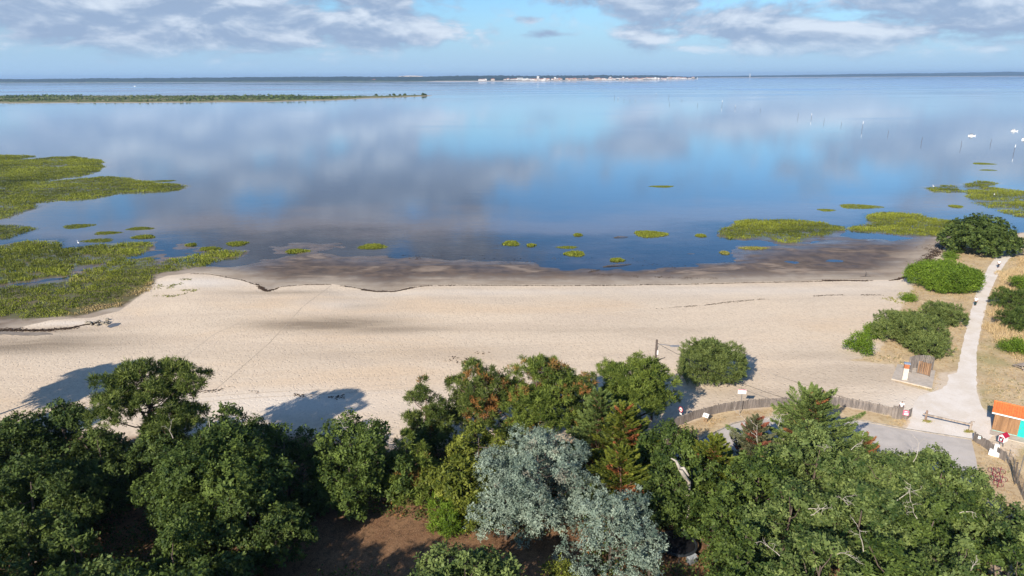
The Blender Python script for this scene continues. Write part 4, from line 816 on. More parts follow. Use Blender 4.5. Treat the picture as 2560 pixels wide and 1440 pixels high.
# wheel track across the sand
M_trk = simple('track_sand', (0.36, 0.29, 0.21), (0.48, 0.40, 0.30), 1.2); M_trk2 = simple('faint_track_sand', (0.47, 0.385, 0.29), (0.56, 0.47, 0.36), .8)
def track(a, b, w, mat, bend=.5):
    A = at(*a, .3); B_ = at(*b, .4); P = polyline([A, A + (B_-A)*.3 + np.array([-bend, .2, 0]), A + (B_-A)*.65 + np.array([bend, -.1, 0]), B_], .8)
    L_ = []; R_ = []
    for i in range(len(P)):
        d = P[min(i+1, len(P)-1)] - P[max(i-1, 0)]; nrm = np.array([-d[1], d[0], 0]); nrm = nrm/np.linalg.norm(nrm); L_.append(P[i] + nrm*w); R_.append(P[i] - nrm*w)
    sheet('wheel_track', [tuple(p) for p in L_] + [tuple(p) for p in R_[::-1]], mat, .012, 2.0)
track((828,712), (530,985), .05, M_trk)
for a, b, bd in (((470,1000),(1010,962),.4), ((480,1012),(1030,972),.5), ((620,800),(330,960),.8), ((1000,880),(1460,860),1.2), ((1560,830),(2120,1000),.9), ((1600,842),(2150,1010),.7), ((1250,760),(1640,800),.8), ((1870,985),(2230,985),.5), ((200,880),(640,905),.9)): track(a, b, .07, M_trk2, bd)

# ------------------------------------------------------------------ far side of the bay
def far_band(name, pts, depth, mat, label, cat, seed, kind='stuff', tree=11., beach=0):
    """pts: (photo column, distance, crest height)"""
    r = np.random.default_rng(seed); C = []; Hc = []
    for (x0, D0, h0), (x1, D1, h1) in zip(pts[:-1], pts[1:]):
        n = max(2, int(abs(x1-x0)/2.2))
        for i in range(n):
            t = i/n; C.append(far(x0+(x1-x0)*t, D0+(D1-D0)*t)[:2]); Hc.append(h0+(h1-h0)*t)
    C = np.array(C); Hc = np.array(Hc); u = np.array([0, .004, .02, .06, .12, .2, .3, .42, .56, .72, .88, 1.0]); prof = np.array([0, .28, .38, .5, .6, .7, .82, .93, 1.0, .96, .8, 0])
    X = C[:, 0][None, :]*(1 + (u*depth)[:, None]/C[:, 1][None, :]); Y = C[:, 1][None, :] + (u*depth)[:, None]
    s = np.arange(len(C)); lowf = sum(np.sin(s/k + r.uniform(0, 6))/3 for k in (9, 23, 57, 130))
    Z = prof[:, None]*Hc[None, :]*(1 + .10*lowf[None, :]) + (prof > .2)[:, None]*np.abs(r.normal(size=X.shape))*tree*.28
    ny, nx = X.shape; i = np.arange(nx*ny).reshape(ny, nx); Fc = np.stack([i[:-1,:-1].ravel(), i[:-1,1:].ravel(), i[1:,1:].ravel(), i[1:,:-1].ravel()], 1)
    me = np_mesh(name, np.stack([X.ravel(), Y.ravel(), Z.ravel()-.1], 1), Fc)
    return tag(link_mesh(name, me, mat), label, cat, kind=kind), C
M_wood = simple('far_wood', (0.022, 0.042, 0.030), (0.010, 0.022, 0.018), .012)
M_fbeach = simple('far_sand', (0.55, 0.47, 0.38), (0.42, 0.36, 0.3), .01)
W1 = [(-400,6900,36),(0,6700,33),(120,6600,33),(300,6500,36),(400,6400,38),(520,6300,36),(700,6250,40),(830,6100,38),(960,6000,36),(1060,5900,40),(1190,5800,44),(1330,5750,42),(1420,5900,43),(1520,6200,40),(1640,6900,40),(1700,7400,30),(1742,7900,8)]
far_band('far_wood', [(x_, D_ + 500*max(0, min(1, (x_-1170)/60)), h_) for x_, D_, h_ in W1], 1500, M_wood, 'dark wooded shore across the bay, from the left edge to the white town', 'wood', 3)
far_band('far_wood', [(1700,11500,12),(1760,11600,22),(1900,11700,28),(2000,11800,38),(2100,11900,46),(2250,12000,56),(2400,12100,66),(2520,12200,78),(2700,12400,90),(2900,12500,84)], 3000, M_wood, 'paler distant wooded shore on the right half of the horizon', 'wood', 5)
for pts, nm in ((W1, 'far_beach'), ([(1700,11450,0),(2000,11750,0),(2400,12050,0),(2900,12450,0)], 'far_beach')):
    b = MB(); P = [(far(x, D-12), far(x, D + 45)) for x, D, _ in pts]
    for (a0, a1), (c0, c1) in zip(P[:-1], P[1:]): b.add([a0 + [0,0,-.2], c0 + [0,0,-.2], c1 + [0,0,5.2], a1 + [0,0,5.2]], [(0, 1, 2, 3)])
    tag(b.build(nm, M_fbeach), kind='structure')
b = MB(); P = [(far(x, D+45), far(x, D+620)) for x, D, _ in W1 if x > 1100]
for (a0, a1), (c0, c1) in zip(P[:-1], P[1:]): b.add([a0 + [0,0,3.0], c0 + [0,0,3.0], c1 + [0,0,14], a1 + [0,0,14]], [(0, 1, 2, 3)])
tag(b.build('town_ground', M_wood), kind='structure')
# pale dune crest far behind
b = MB(); 
for i in range(14):
    x = 1000 + i*4.2; h = 2 + 9*math.sin(math.pi*(i+.5)/14); c = far(x, 9500, 0); b.tube([(c[0]-26, c[1], 20), (c[0]-13, c[1]+20, 36+h*.7), (c[0]+13, c[1], 36+h*.7), (c[0]+26, c[1], 20)], [8, 10, 10, 8], 8)
tag(b.build('dune', M_fbeach), 'pale dune top showing over the far woods left of the town', 'dune')

# the town on the far shore: single buildings, too small to show parts
def block_mesh(w, d, h, roof, wall_m, roof_m):
    b = MB(); b.box((0, 0, h/2), (w, d, h))
    me = bpy.data.meshes.new('building'); r0 = len(b.f)
    if roof > 0:
        z = h + .02; b.add([(-w/2-.8,-d/2-.8,z),(w/2+.8,-d/2-.8,z),(w/2+.8,d/2+.8,z),(-w/2-.8,d/2+.8,z),(-w/2+roof,0,z+roof),(w/2-roof,0,z+roof)], [(0,1,5,4),(2,3,4,5),(1,2,5),(3,0,4),(0,3,2,1)])
    else: b.box((0, 0, h+.6), (w+.4, d+.4, 1.2))
    me.from_pydata(b.v, [], b.f); me.materials.append(wall_m); me.materials.append(roof_m); me.update()
    for p in me.polygons[r0:]: p.material_index = 1
    return me
def facade(name, c):
    m, q, out = newmat(name); P = q.node('ShaderNodeTexCoord').outputs['Object']
    br = q.node('ShaderNodeTexBrick'); q.l.new(q.scale(P, 1, 1, 1), br.inputs[0]); br.offset = 0
    sx = q.node('ShaderNodeSeparateXYZ'); q.l.new(P, sx.inputs[0])
    wx = q.m('GREATER_THAN', q.m('FRACT', q.m('DIVIDE', q.m('ADD', sx.outputs[0], sx.outputs[1]), 4.0)), .62); wz = q.m('GREATER_THAN', q.m('FRACT', q.m('DIVIDE', sx.outputs[2], 3.2)), .55)
    col = q.mix(q.m('MULTIPLY', wx, wz), c, (.10, .11, .12)); q.l.new(pbsdf(q, col, .7, .3), out.inputs[0]); return m
M_white = facade('white_facade', (.62, .60, .57)); M_cream = facade('cream_facade', (.50, .43, .35)); M_roof = simple('far_roof', (.42, .20, .12), (.30, .14, .09), .2); M_flat = simple('flat_roof', (.62, .60, .57), None, .2)
protos = [block_mesh(46, 18, 15, 0, M_white, M_flat), block_mesh(24, 16, 9, 5, M_white, M_roof), block_mesh(34, 16, 12, 5, M_cream, M_roof), block_mesh(20, 16, 24, 0, M_white, M_flat), block_mesh(60, 20, 11, 4, M_white, M_roof), block_mesh(16, 13, 8, 4, M_cream, M_roof)]
plab = ['flat-roofed long white building in the town across the bay', 'white house with a red roof in the town across the bay', 'cream apartment house in the town across the bay', 'white tower block in the town across the bay', 'long low white building with a red roof in the town across the bay', 'small cream house on the far shore']
rg = random.Random(8)
def Dshore(x, pts=W1):
    for (a, d0, _), (b_, d1, _) in zip(pts[:-1], pts[1:]):
        if a <= x <= b_: return d0 + (d1-d0)*(x-a)/(b_-a)
    return 6000
def town(x, back, k, s=1.0, lift=0.):
    o = bpy.data.objects.new('town_building', protos[k]); COL.objects.link(o); c = far(x, Dshore(x) + 30 + back); o.location = (c[0], c[1], 2.5 + max(0, back-15)*.018 + lift)
    o.rotation_euler = (0, 0, rg.uniform(-.35, .35)); o.scale = (s, s, s*rg.uniform(.85, 1.2)); tag(o, plab[k], 'building', f'look-alikes of the far town: {plab[k].split(" in ")[0].split(" on ")[0]}')
for i in range(150):
    t = rg.random(); x = 1330 + 405*t**.9
    town(x, rg.uniform(0, 420), rg.choice([0, 1, 1, 2, 2, 4, 4, 5, 3] if rg.random() < .5 else [0, 1, 2, 4]), rg.uniform(.5, .95))
for x, b_, k, s in ((1204,20,4,.9),(1212,60,0,.8),(1232,40,2,.9),(1262,160,1,.9),(1270,260,1,1.),(1283,200,4,.8),(1292,210,4,.8),(1300,180,0,1.),(1318,120,3,.7),(1326,100,0,.9),(1310,60,0,.8),(1334,40,4,.9),(1345,380,3,1.0),(1388,220,3,.8)): town(x, b_, k, s, 3)
for x in (30,38,62,68,210,232,238,330,338,342,352,366,372,418,424,432,440,446,455,462,470,476,488,500,905,912,918,925,934,940,996,1000): town(x, rg.uniform(10, 160), rg.choice([1, 5, 5, 2]), rg.uniform(.6, .95))
# water tower and high-rise marks on the horizon
b = MB(); c = far(1875, 11700); tw = empty('water_tower', (c[0], c[1], 0), 0, 'pale tower rising over the distant right-hand shore', 'tower')
b.tube([(0,0,0),(0,0,50)], [6, 5], 10); b.build('shaft', M_white, tw); b = MB(); b.tube([(0,0,50),(0,0,53),(0,0,60),(0,0,63)], [5, 10, 10, 3], 12); b.build('tank', M_white, tw)
c = far(1744, 7850); b = MB(); lh = empty('harbour_beacon', (c[0], c[1], 0), 0, 'small white beacon at the right tip of the town', 'beacon'); b.tube([(0,0,0),(0,0,16)], [4, 3], 8); b.build('tower', M_white, lh); b = MB(); b.tube([(0,0,16),(0,0,19),(0,0,21)], [3.6, 3.2, .5], 8); b.build('lantern', M_flat, lh)

# ------------------------------------------------------------------ low wooded sandbank in the bay, left
ISL = px((-700,260),(0,258.5),(180,257.5),(330,257),(480,256),(640,255),(740,253),(850,250),(930,246),(1000,243.5),(1060,241),(1088,239),(1060,237.5),(1000,238.5),(950,240),(900,240.3),(700,239.5),(400,239),(0,239.5),(-700,240), z=0)
xa = np.arange(-2100, -120, 7.0); ya = np.arange(1000, 1950, 9.0); IX, IY, IF = grid(xa, ya)
si = sdist(IX, IY, ISL) + wnoise(IX, IY, 18, 1)*5; IZ = np.where(si > 0, np.minimum(si*.03, .9) + .15, -0.6)
me = np_mesh('sandbank', np.stack([IX, IY, IZ], 1), IF, 4, {'in': ('POINT', si)})
m, q, out = newmat('sandbank'); a_ = q.attr('in'); P = q.node('ShaderNodeNewGeometry').outputs['Position']; n = q.noise(P, .03, 5, .6)
cc = q.mix(q.ss(a_, 2, 22), (.42, .34, .25), (.11, .12, .035)); cc = q.mix(q.m('MULTIPLY', q.ss(n, .5, .62), q.ss(a_, 8, 40)), cc, (.30, .25, .15)); cc = q.mix(q.ss(a_, -3, 2), (.09, .075, .06), cc)
q.l.new(pbsdf(q, cc, .9, .2), out.inputs[0]); tag(link_mesh('sandbank', me, m, smooth=True), kind='structure')
r = np.random.default_rng(2); n = 30000; X = r.uniform(-1500, -170, n); Y = r.uniform(1050, 1900, n); s = sdist(X, Y, ISL) + wnoise(X, Y, 25, 2)*14; k = s > 26; X, Y, s = X[k], Y[k], s[k]
depthpos = wnoise(X, Y, 60, 1); k = r.uniform(size=len(X)) < .55 + .2*depthpos + .4*(s > 90); X, Y, s, depthpos = X[k], Y[k], s[k], depthpos[k]; Hh = np.where(r.uniform(size=len(X)) < .3, 3.2, 1.5)*r.uniform(.5, 1.1, len(X))*(1 + .3*depthpos)
i = np.repeat(np.arange(len(X)), 7); th = rnd_dirs(r, len(i)); P = np.stack([X[i], Y[i], Hh[i]*.5], 1) + th*np.stack([Hh[i]*.8, Hh[i]*.8, Hh[i]*.45], 1)
V, Fc = diamonds(P, rnd_dirs(r, len(i)), th*.6 + np.array([0, 0, .6]), Hh[i]*r.uniform(.7, 1.4, len(i)), Hh[i]*r.uniform(.5, .9, len(i)))
me = np_mesh('island_scrub', V, Fc, 4, {'tint': ('FACE', np.clip(.35 + .2*r.normal(size=len(i)), 0, 1)), 'dead': ('FACE', np.zeros(len(i)))})
tag(link_mesh('island_scrub', me, LM['oakpale']), 'dark green scrub covering the long sandbank island on the left', 'scrub', kind='stuff')
for x_, s_ in ((985,1.),(1000,.8),(1012,1.1),(1058,1.2),(1064,.9),(940,.9),(975,.7)):
    c = at(x_, 239.3, 0); cr, lob = crown('oak', 3.0*s_, 4.4*s_, .3, np.random.default_rng(int(x_)), 'oakdark', k=dict(per=12, L=.9, W=.6, dens=.8, cr=.4))
    o = empty('island_bush', c, 0, 'one of the dark rounded bushes on the bare tip of the sandbank island', 'bush', 'bushes on the tip of the sandbank island'); q_ = bpy.data.objects.new('crown', cr); COL.objects.link(q_); q_.parent = o

# ------------------------------------------------------------------ boats, stakes
M_gel = simple('white_gelcoat', (.80, .80, .78), (.72, .72, .70), 2, rough=.25, spec=.5); M_glass = simple('dark_glass', (.03, .04, .05), (.05, .06, .07), 2, rough=.08, spec=.6); M_navy = simple('navy_canvas', (.04, .05, .08), None, 2); M_metal = simple('steel', (.45, .45, .46), None, 2, rough=.35, metal=.8)
def boat(x, y, rz, label, top, s=1.0):
    c = at(x, y, 0); o = empty('motorboat', (c[0], c[1], 0), rz, label, 'boat', 'motorboats moored on the right'); L = 6.2*s; Bm = 2.3*s; Hf = .95*s
    st = [(-.5, .86, .8), (-.25, 1., .82), (.05, 1., .88), (.28, .78, .97), (.42, .42, 1.06), (.5, .04, 1.12)]; v = []; f = []
    for t, bw, hh in st: v += [(t*L, -bw*Bm/2, hh*Hf), (t*L*.97, -bw*Bm*.40, -.12), (t*L*.97, 0, -.22), (t*L*.97, bw*Bm*.40, -.12), (t*L, bw*Bm/2, hh*Hf)]
    for i in range(5):
        for j in range(4): f.append((i*5+j, i*5+j+1, (i+1)*5+j+1, (i+1)*5+j))
        f.append((i*5+4, i*5, (i+1)*5, (i+1)*5+4))
    f.append((0, 4, 3, 2, 1)); MB().add(v, f).build('hull', M_gel, o)
    b = MB(); 
    for sy in (-1, 1): b.tube([(t*L, sy*bw*Bm/2, hh*Hf + .03) for t, bw, hh in st], .05, 5)
    b.build('rub_rail', M_navy, o)
    b = MB(); b.box((.05*L, 0, Hf + .45*s), (1.7*s, 1.45*s, .95*s)); cab = b.build('cabin', M_gel, o)
    b = MB(); b.box((.05*L + .86*s, 0, Hf + .55*s), (.05, 1.25*s, .45*s)); 
    for sy in (-1, 1): b.box((.05*L, sy*.735*s, Hf + .55*s), (1.35*s, .04, .42*s))
    b.build('window', M_glass, cab)
    b = MB(); b.box((.03*L, 0, Hf + 1.02*s), (2.3*s, 1.7*s, .09)); b.build('roof', M_navy if top else M_gel, cab)
    b = MB(); b.box((-.54*L, 0, .85*s), (.5*s, .42*s, .62*s)); b.box((-.54*L, 0, .25*s), (.18*s, .14*s, .8*s)); b.build('outboard_motor', M_gel, o)
    b = MB()
    for sy in (-1, 1): b.tube([(.12*L, sy*Bm*.42, Hf), (.2*L, sy*Bm*.40, Hf + .5*s), (.42*L, sy*Bm*.2, Hf + .6*s), (.5*L, 0, Hf+.62*s)], .03, 5)
    b.build('bow_rail', M_metal, o)
boat(2429, 340, math.radians(172), 'white motorboat with dark canopy and raised outboard, leftmost of the three', True, .72)
boat(2535, 328, math.radians(120), 'white motorboat pointing away, the farthest of the three', False, .72)
boat(2564, 349, math.radians(185), 'white motorboat cut off by the right edge', False, .85)
M_stake = simple('stake_wood', (.07, .06, .055), (.12, .10, .09), 2); M_sw = simple('white_paint', (.78, .78, .76), None, 2)
def stake(x, y, hpx, tilt, white=False):
    c = at(x, y, 0); h = hpx*c[1]/F*1.08; r = .055 + .00012*c[1]; dx_ = h*tilt
    o = empty('channel_stake', (c[0], c[1], 0), 0, 'white-topped channel stake standing in the calm water' if white else 'thin dark channel stake standing in the calm water', 'stake', 'white-topped channel stakes' if white else 'dark channel stakes')
    b = MB(); b.tube([(0, 0, -1), (dx_*.5, 0, h*.5), (dx_, 0, h)], [r, r*.9, r*.6], 6); b.build('pole', M_stake, o)
    if white: b = MB(); b.tube([(dx_*.72, 0, h*.72), (dx_, 0, h), (dx_, 0, h+.4)], [r*1.3, r*1.5, r*.8], 8); b.build('top_mark', M_sw, o)
for a in [(2155,323,16,.05,True),(2220,337,10,0),(2303,357,13,.1),(2403,367,14,-.12),(2476,360,12,.1),(2534,383,18,.05,True),(2103,314,9,0),(2060,306,9,0),(2028,297,11,0,True),(1995,293,10,0),(1901,277,6,0),(1838,271,6,0,True),(1805,264,11,0,True),
          (1744,264,6,0),(1674,262,6,0),(1672,244,9,0),(1640,239,5,0,True),(1536,246,8,0),(1545,249,5,0,True),(1560,252,5,0),(1575,252,5,0),(1588,254,4,0,True),(1705,252,4,0),(910,226,5,0),(108,228,4,0),(1742,222,4,0),(1802,222,4,0)]: stake(*a)
c = at(337, 216, 0); b = MB(); spb = empty('speedboat', (c[0], c[1], 0), 0, 'tiny white speedboat on the water beyond the sandbank island', 'boat')
b.add([(-5,-1.4,1),(3,-1.4,1.1),(6,0,1.3),(3,1.4,1.1),(-5,1.4,1),(-5,-1,-.1),(3,-1,-.1),(5,0,-.1),(3,1,-.1),(-5,1,-.1)], [(0,5,6,1),(1,6,7,2),(2,7,8,3),(3,8,9,4),(4,9,5,0),(0,1,2,3,4)]); b.build('hull', M_gel, spb); b = MB(); b.box((0,0,1.7),(3,1.8,1.2)); b.build('cabin', M_gel, spb)

# ------------------------------------------------------------------ fences and street furniture
def wood(name, a, b, c=None): 
    m, q, out = newmat(name); P = q.node('ShaderNodeTexCoord').outputs['Object']
    n = q.noise(q.scale(P, 6, 6, .8), 1.0, 5, .65); f_ = q.noise(q.scale(P, 2.2, 2.2, .15), 1, 3, .6)
    col = q.mix(q.ss(n, .3, .7), a, b); col = q.mix(q.m('MULTIPLY', q.ss(f_, .45, .65), .6), col, c or tuple(v*.6 for v in b))
    q.l.new(pbsdf(q, col, .85, .2, 0, bump(q, n, .3, .01)), out.inputs[0]); return m
M_grey = wood('weathered_boards', (.27, .235, .21), (.14, .122, .11)); M_brown = wood('brown_boards', (.33, .20, .115), (.22, .13, .075)); M_post = wood('post_wood', (.34, .23, .17), (.22, .15, .11)); M_rail = wood('rail_wood', (.40, .34, .28), (.27, .22, .18))
M_white2 = simple('painted_white', (.82, .82, .80), (.75, .75, .73), 1.5, rough=.45); M_red = simple('crimson_paint', (.42, .012, .045), (.34, .01, .035), 2, rough=.4); M_maroon = simple('maroon_paint', (.17, .012, .035), (.12, .01, .025), 2, rough=.4); M_pink = simple('pink_panel', (.72, .16, .25), (.62, .12, .2), 2, rough=.5)
def fence(name, label, pts, H, seed):
    rg = random.Random(seed); P = polyline([at(a, b_, .45) for a, b_ in pts], .155); c0 = P[0]
    o = empty(name, (c0[0], c0[1], hz(c0[0], c0[1])), 0, label, 'fence'); z0 = o.location[2]
    pal = MB(); post = []; rail = MB()
    for i in range(len(P)-1):
        c = (P[i]+P[i+1])/2; d = P[i+1]-P[i]; a = math.atan2(d[1], d[0]); h = H*rg.uniform(.93, 1.05); zz = hz(c[0], c[1]) - z0
        pal.box((c[0]-c0[0], c[1]-c0[1], zz + h/2 - .02), (rg.uniform(.125, .15), .03, h), a + rg.uniform(-.03, .03))
        nn = np.array([-d[1], d[0]])/np.linalg.norm(d[:2])
        if i % 14 == 0:
            pb = MB(); pb.tube([(c[0]-c0[0]+nn[0]*.09, c[1]-c0[1]+nn[1]*.09, zz-.2), (c[0]-c0[0]+nn[0]*.09, c[1]-c0[1]+nn[1]*.09, zz+H+.05)], .06, 8); pb.build('post', M_grey, o)
        if i % 6 == 0 and i+6 < len(P):
            e = P[i+6]; ez = hz(e[0], e[1]) - z0
            for k in (.25, .8): rail.tube([(P[i][0]-c0[0]+nn[0]*.05, P[i][1]-c0[1]+nn[1]*.05, zz+H*k), (e[0]-c0[0]+nn[0]*.05, e[1]-c0[1]+nn[1]*.05, ez+H*k)], .03, 5)
    pal.build('palings', M_grey, o); rail.build('rails', M_grey, o); return o
fence('board_fence', 'long curved fence of grey upright boards between the sand and the asphalt', [(1660,1082),(1700,1066),(1735,1051),(1770,1041),(1810,1032),(1850,1026),(1900,1021),(1950,1018),(1990,1015),(2050,1013),(2100,1017),(2150,1025),(2200,1036),(2240,1045),(2266,1051),(2277,1043)], 1.2, 1)
fence('board_fence', 'short grey board fence left of the book box', [(2431,1104),(2455,1118),(2480,1136),(2500,1149),(2512,1157)], 1.1, 2)
# wooden bin housing in the long fence
c = gp(2241, 1047); hb = empty('bin_housing', c, math.radians(-32), 'tall grey wooden box housing standing at the fence beside the person', 'bin')
b = MB()
for i in range(6): b.box((-.42+i*.168, -.33, .7), (.155, .03, 1.4)); b.box((-.42+i*.168, .33, .7), (.155, .03, 1.4))
for i in range(4): b.box((-.52, -.25+i*.168, .7), (.03, .155, 1.4)); b.box((.52, -.25+i*.168, .75), (.03, .155, 1.5))
b.build('boards', M_grey, hb); b = MB(); b.box((0, 0, 1.1), (.98, .6, .04)); b.build('lid', M_brown, hb)
# pink notice
c = gp(2262, 1049); nb = empty('pink_notice', (c[0]-.1, c[1]-.15, c[2]), math.radians(-25), 'pink and white notice at the right end of the long fence', 'sign')
b = MB(); b.box((0, 0, .85), (.62, .03, .62)); pn = b.build('panel', M_pink, nb); b = MB(); b.box((.04, -.019, .72), (.42, .008, .26)); b.box((-.02, -.019, 1.02), (.3, .008, .08)); b.build('print', M_white2, pn)
b = MB(); [b.tube([(sx*.26, .05, 0), (sx*.26, .05, .75)], .03, 6) for sx in (-1, 1)]; b.build('legs', M_post, nb)
# barrier
A = gp(2313, 1054); Bp = gp(2424, 1079); d = Bp - A; Lb = np.linalg.norm(d[:2]); a = math.atan2(d[1], d[0])
ba = empty('barrier', A, a, 'wooden beam barrier on two posts across the sandy entrance', 'barrier')
b = MB(); b.box((0, 0, .62), (.22, .22, 1.3)); b.box((0, 0, 1.30), (.15, .15, .10)); b.build('post', M_post, ba); b = MB(); b.box((Lb, 0, .55), (.22, .22, 1.16)); b.box((Lb+.13, .0, 1.2), (.3, .12, .08)); b.build('post', M_rail, ba)
b = MB(); b.box((Lb/2 - .1, -.16, .86), (Lb + .5, .10, .20)); b.build('beam', M_rail, ba)
for (x_, y_, lab) in ((2316,1056,'low green and straw tuft at the foot of the left barrier post'),(2422,1082,'low tuft at the foot of the right barrier post')):
    c = gp(x_, y_); n = 70; V, Fc, t, dd = tufts(rng.normal(0, .22, n), rng.normal(0, .14, n), np.zeros(n), rng, 5, np.full(n, .2), .05, .1, np.full(n, .6), (rng.uniform(size=n) < .4)*.9)
    me = np_mesh('grass_tuft', V, Fc, 4, {'tint': ('FACE', t), 'dead': ('FACE', dd)}); me.materials.append(LM['marsh']); o = bpy.data.objects.new('grass_tuft', me); COL.objects.link(o); o.location = c; tag(o, lab, 'grass tuft')
# white sign on a steel post
c = gp(1849, 1036); sg = empty('sign_post', c, math.radians(-6), 'white beach notice with a red top strip on a tall steel post behind the fence', 'sign')
b = MB(); b.tube([(0, 0, 0), (.03, 0, 3.1)], .045, 8); b.build('post', M_metal, sg)
b = MB(); b.box((0, -.06, 2.95), (.98, .03, .56)); pn = b.build('panel', M_white2, sg); b = MB(); b.box((0, -.08, 3.18), (.96, .006, .09)); b.build('red_strip', M_pink, pn)
b = MB(); M_blue = simple('blue_print', (.16, .42, .55), None, 2); b.box((-.26, -.08, 2.92), (.14, .006, .12)); b.box((.22, -.08, 2.9), (.42, .006, .05)); b.box((.16, -.08, 2.8), (.3, .006, .03)); b.build('print', M_blue, pn)
# no-cycling sign
c = gp(1700, 1066); ns = empty('round_sign', c, math.radians(-62), 'round white no-entry-for-cycles sign with a red ring on a thin post in the shade', 'sign')
b = MB(); b.tube([(0, 0, 0), (0, 0, 2.35)], .035, 7); b.build('post', M_metal, ns)
def disc(y, r0, r1, z, n=28, th=.02):
    b = MB(); v = []; f = []
    for i in range(n):
        q = 2*math.pi*i/n
        for r_ in (r0, r1):
            for yy in (y, y+th): v.append((r_*math.cos(q), yy, z + r_*math.sin(q)))
    for i in range(n):
        j = (i+1) % n; A_ = [i*4+k for k in range(4)]; B_ = [j*4+k for k in range(4)]
        f += [(A_[0], B_[0], B_[2], A_[2]), (A_[1], A_[3], B_[3], B_[1]), (A_[2], B_[2], B_[3], A_[3]), (A_[0], A_[1], B_[1], B_[0])]
    return b.add(v, f)
dp = disc(-.06, .004, .33, 2.1).build('disc', M_white2, ns); disc(-.075, .25, .34, 2.1).build('red_ring', M_red, dp)
M_black = simple('black_print', (.02, .02, .02), None, 2); disc(-.072, .055, .08, 2.04, 16, .01).build('cycle_wheel', M_black, dp).location = (-.1, 0, 0); disc(-.072, .055, .08, 2.04, 16, .01).build('cycle_wheel', M_black, dp).location = (.1, 0, 0)
b = MB(); b.tube([(-.1,-.068,2.04),(-.04,-.068,2.16),(.07,-.068,2.16),(.1,-.068,2.04)], .012, 4); b.tube([(-.04,-.068,2.16),(.0,-.068,2.05),(.07,-.068,2.16)], .012, 4); b.build('cycle_frame', M_black, dp)
b = MB(); b.box((0, -.05, 1.55), (.34, .02, .2)); b.build('small_plate', M_white2, ns)
# lectern panel
c = gp(1763, 1057); ip = empty('information_panel', c, math.radians(-40), 'sloping white information panel in front of the shaded curved fence', 'sign'); ip.scale = (.8, .8, .9)
b = MB(); Rt = Matrix.Rotation(math.radians(38), 3, 'X'); b.box((0, 0, .95), (.85, .62, .05), M=Rt); pn = b.build('panel', M_white2, ip)
b = MB(); b.box((.06, -.10, .905), (.42, .2, .012), M=Rt); b.build('picture', simple('panel_picture', (.16, .19, .17), (.3, .33, .3), 6), pn).location = (0, -.02, .035)
b = MB(); b.box((-.2, .05, .45), (.1, .1, .9)); b.build('leg', M_brown, ip); b = MB(); b.box((.2, .05, .45), (.1, .1, .9)); b.build('leg', M_brown, ip)
# lamp on a timber pole
c = gp(1628, 1052); lp = empty('street_lamp', c, 0, 'street lamp with a grey arm on a dark timber pole behind the bright pine', 'street lamp')
b = MB(); b.tube([(0, 0, -.3), (.05, 0, 5), (.08, 0, 10.3)], [.17, .15, .12], 9); b.build('pole', wood('dark_pole', (.13, .10, .085), (.08, .062, .055)), lp)
b = MB(); b.tube([(.15, 0, 8.9), (.25, 0, 9.45), (.5, 0, 9.75), (1.4, 0, 9.62), (1.75, 0, 9.55)], .035, 7); b.build('arm', M_metal, lp)
b = MB(); b.prism([(1.65,-.10),(2.0,-.16),(2.35,-.13),(2.72,-.05),(2.72,.05),(2.35,.13),(2.0,.16),(1.65,.10)], 9.45, 9.57); b.build('lamp_head', simple('lamp_grey', (.22, .23, .25), None, 2, rough=.4), lp)
b = MB(); b.box((.22, -.05, 8.75), (.16, .14, .5)); b.build('junction_box', M_white2, lp); b = MB(); b.tube([(.1, 0, 7.6), (1.15, -.1, 8.15)], .05, 6); b.build('bracket', M_stake, lp)
P0 = Vector(c) + Vector((.1, 0, 9.9)); P1 = Vector(at(1990, 1004, 5.4)); b = MB(); pts = [P0.lerp(P1, t) - Vector((0, 0, 1.1*4*t*(1-t)*.5)) for t in np.linspace(0, 1, 24)]; b.tube([p - Vector(c) for p in pts], .022, 4)
o = b.build('overhead_cable', M_black); o.location = c; tag(o, 'thin overhead cable running from the lamp pole to the tall cypress', 'cable')
# beach shower with wooden screens on a concrete slab
M_conc = simple('concrete', (.50, .44, .37), (.40, .35, .29), 1.5); S = [gp(*p) for p in ((2228,951),(2329,975),(2338,931),(2243,914))]; so = S[0]
sl = MB(); sl.prism([(p[0]-so[0], p[1]-so[1]) for p in S], -.3, .16)
o = sl.build('concrete_slab', M_conc); o.location = so; tag(o, 'concrete slab under the beach shower', 'slab')
c = gp(2260, 953); sh = empty('beach_shower', (c[0], c[1], c[2]+.1), math.radians(-20), 'beach shower column of pale concrete with a rust-brown upper part and blue-grey cap', 'shower')
b = MB(); b.box((0, 0, .85), (.62, .45, 1.7)); b.build('column', simple('pale_concrete', (.62, .55, .47), (.5, .44, .37), 3), sh)
b = MB(); b.box((0, 0, 2.02), (.60, .46, .62)); b.build('timber_cladding', simple('rust_wood', (.42, .15, .06), (.32, .11, .05), 5), sh)
b = MB(); b.box((0, 0, 2.40), (.74, .60, .12)); b.build('cap', simple('cap_blue_grey', (.27, .34, .44), None, 3, rough=.4), sh)
b = MB(); b.tube([(.36, -.05, 0), (.36, -.05, 2.2), (.36, -.35, 2.35)], .025, 6); b.build('pipe', M_metal, sh)
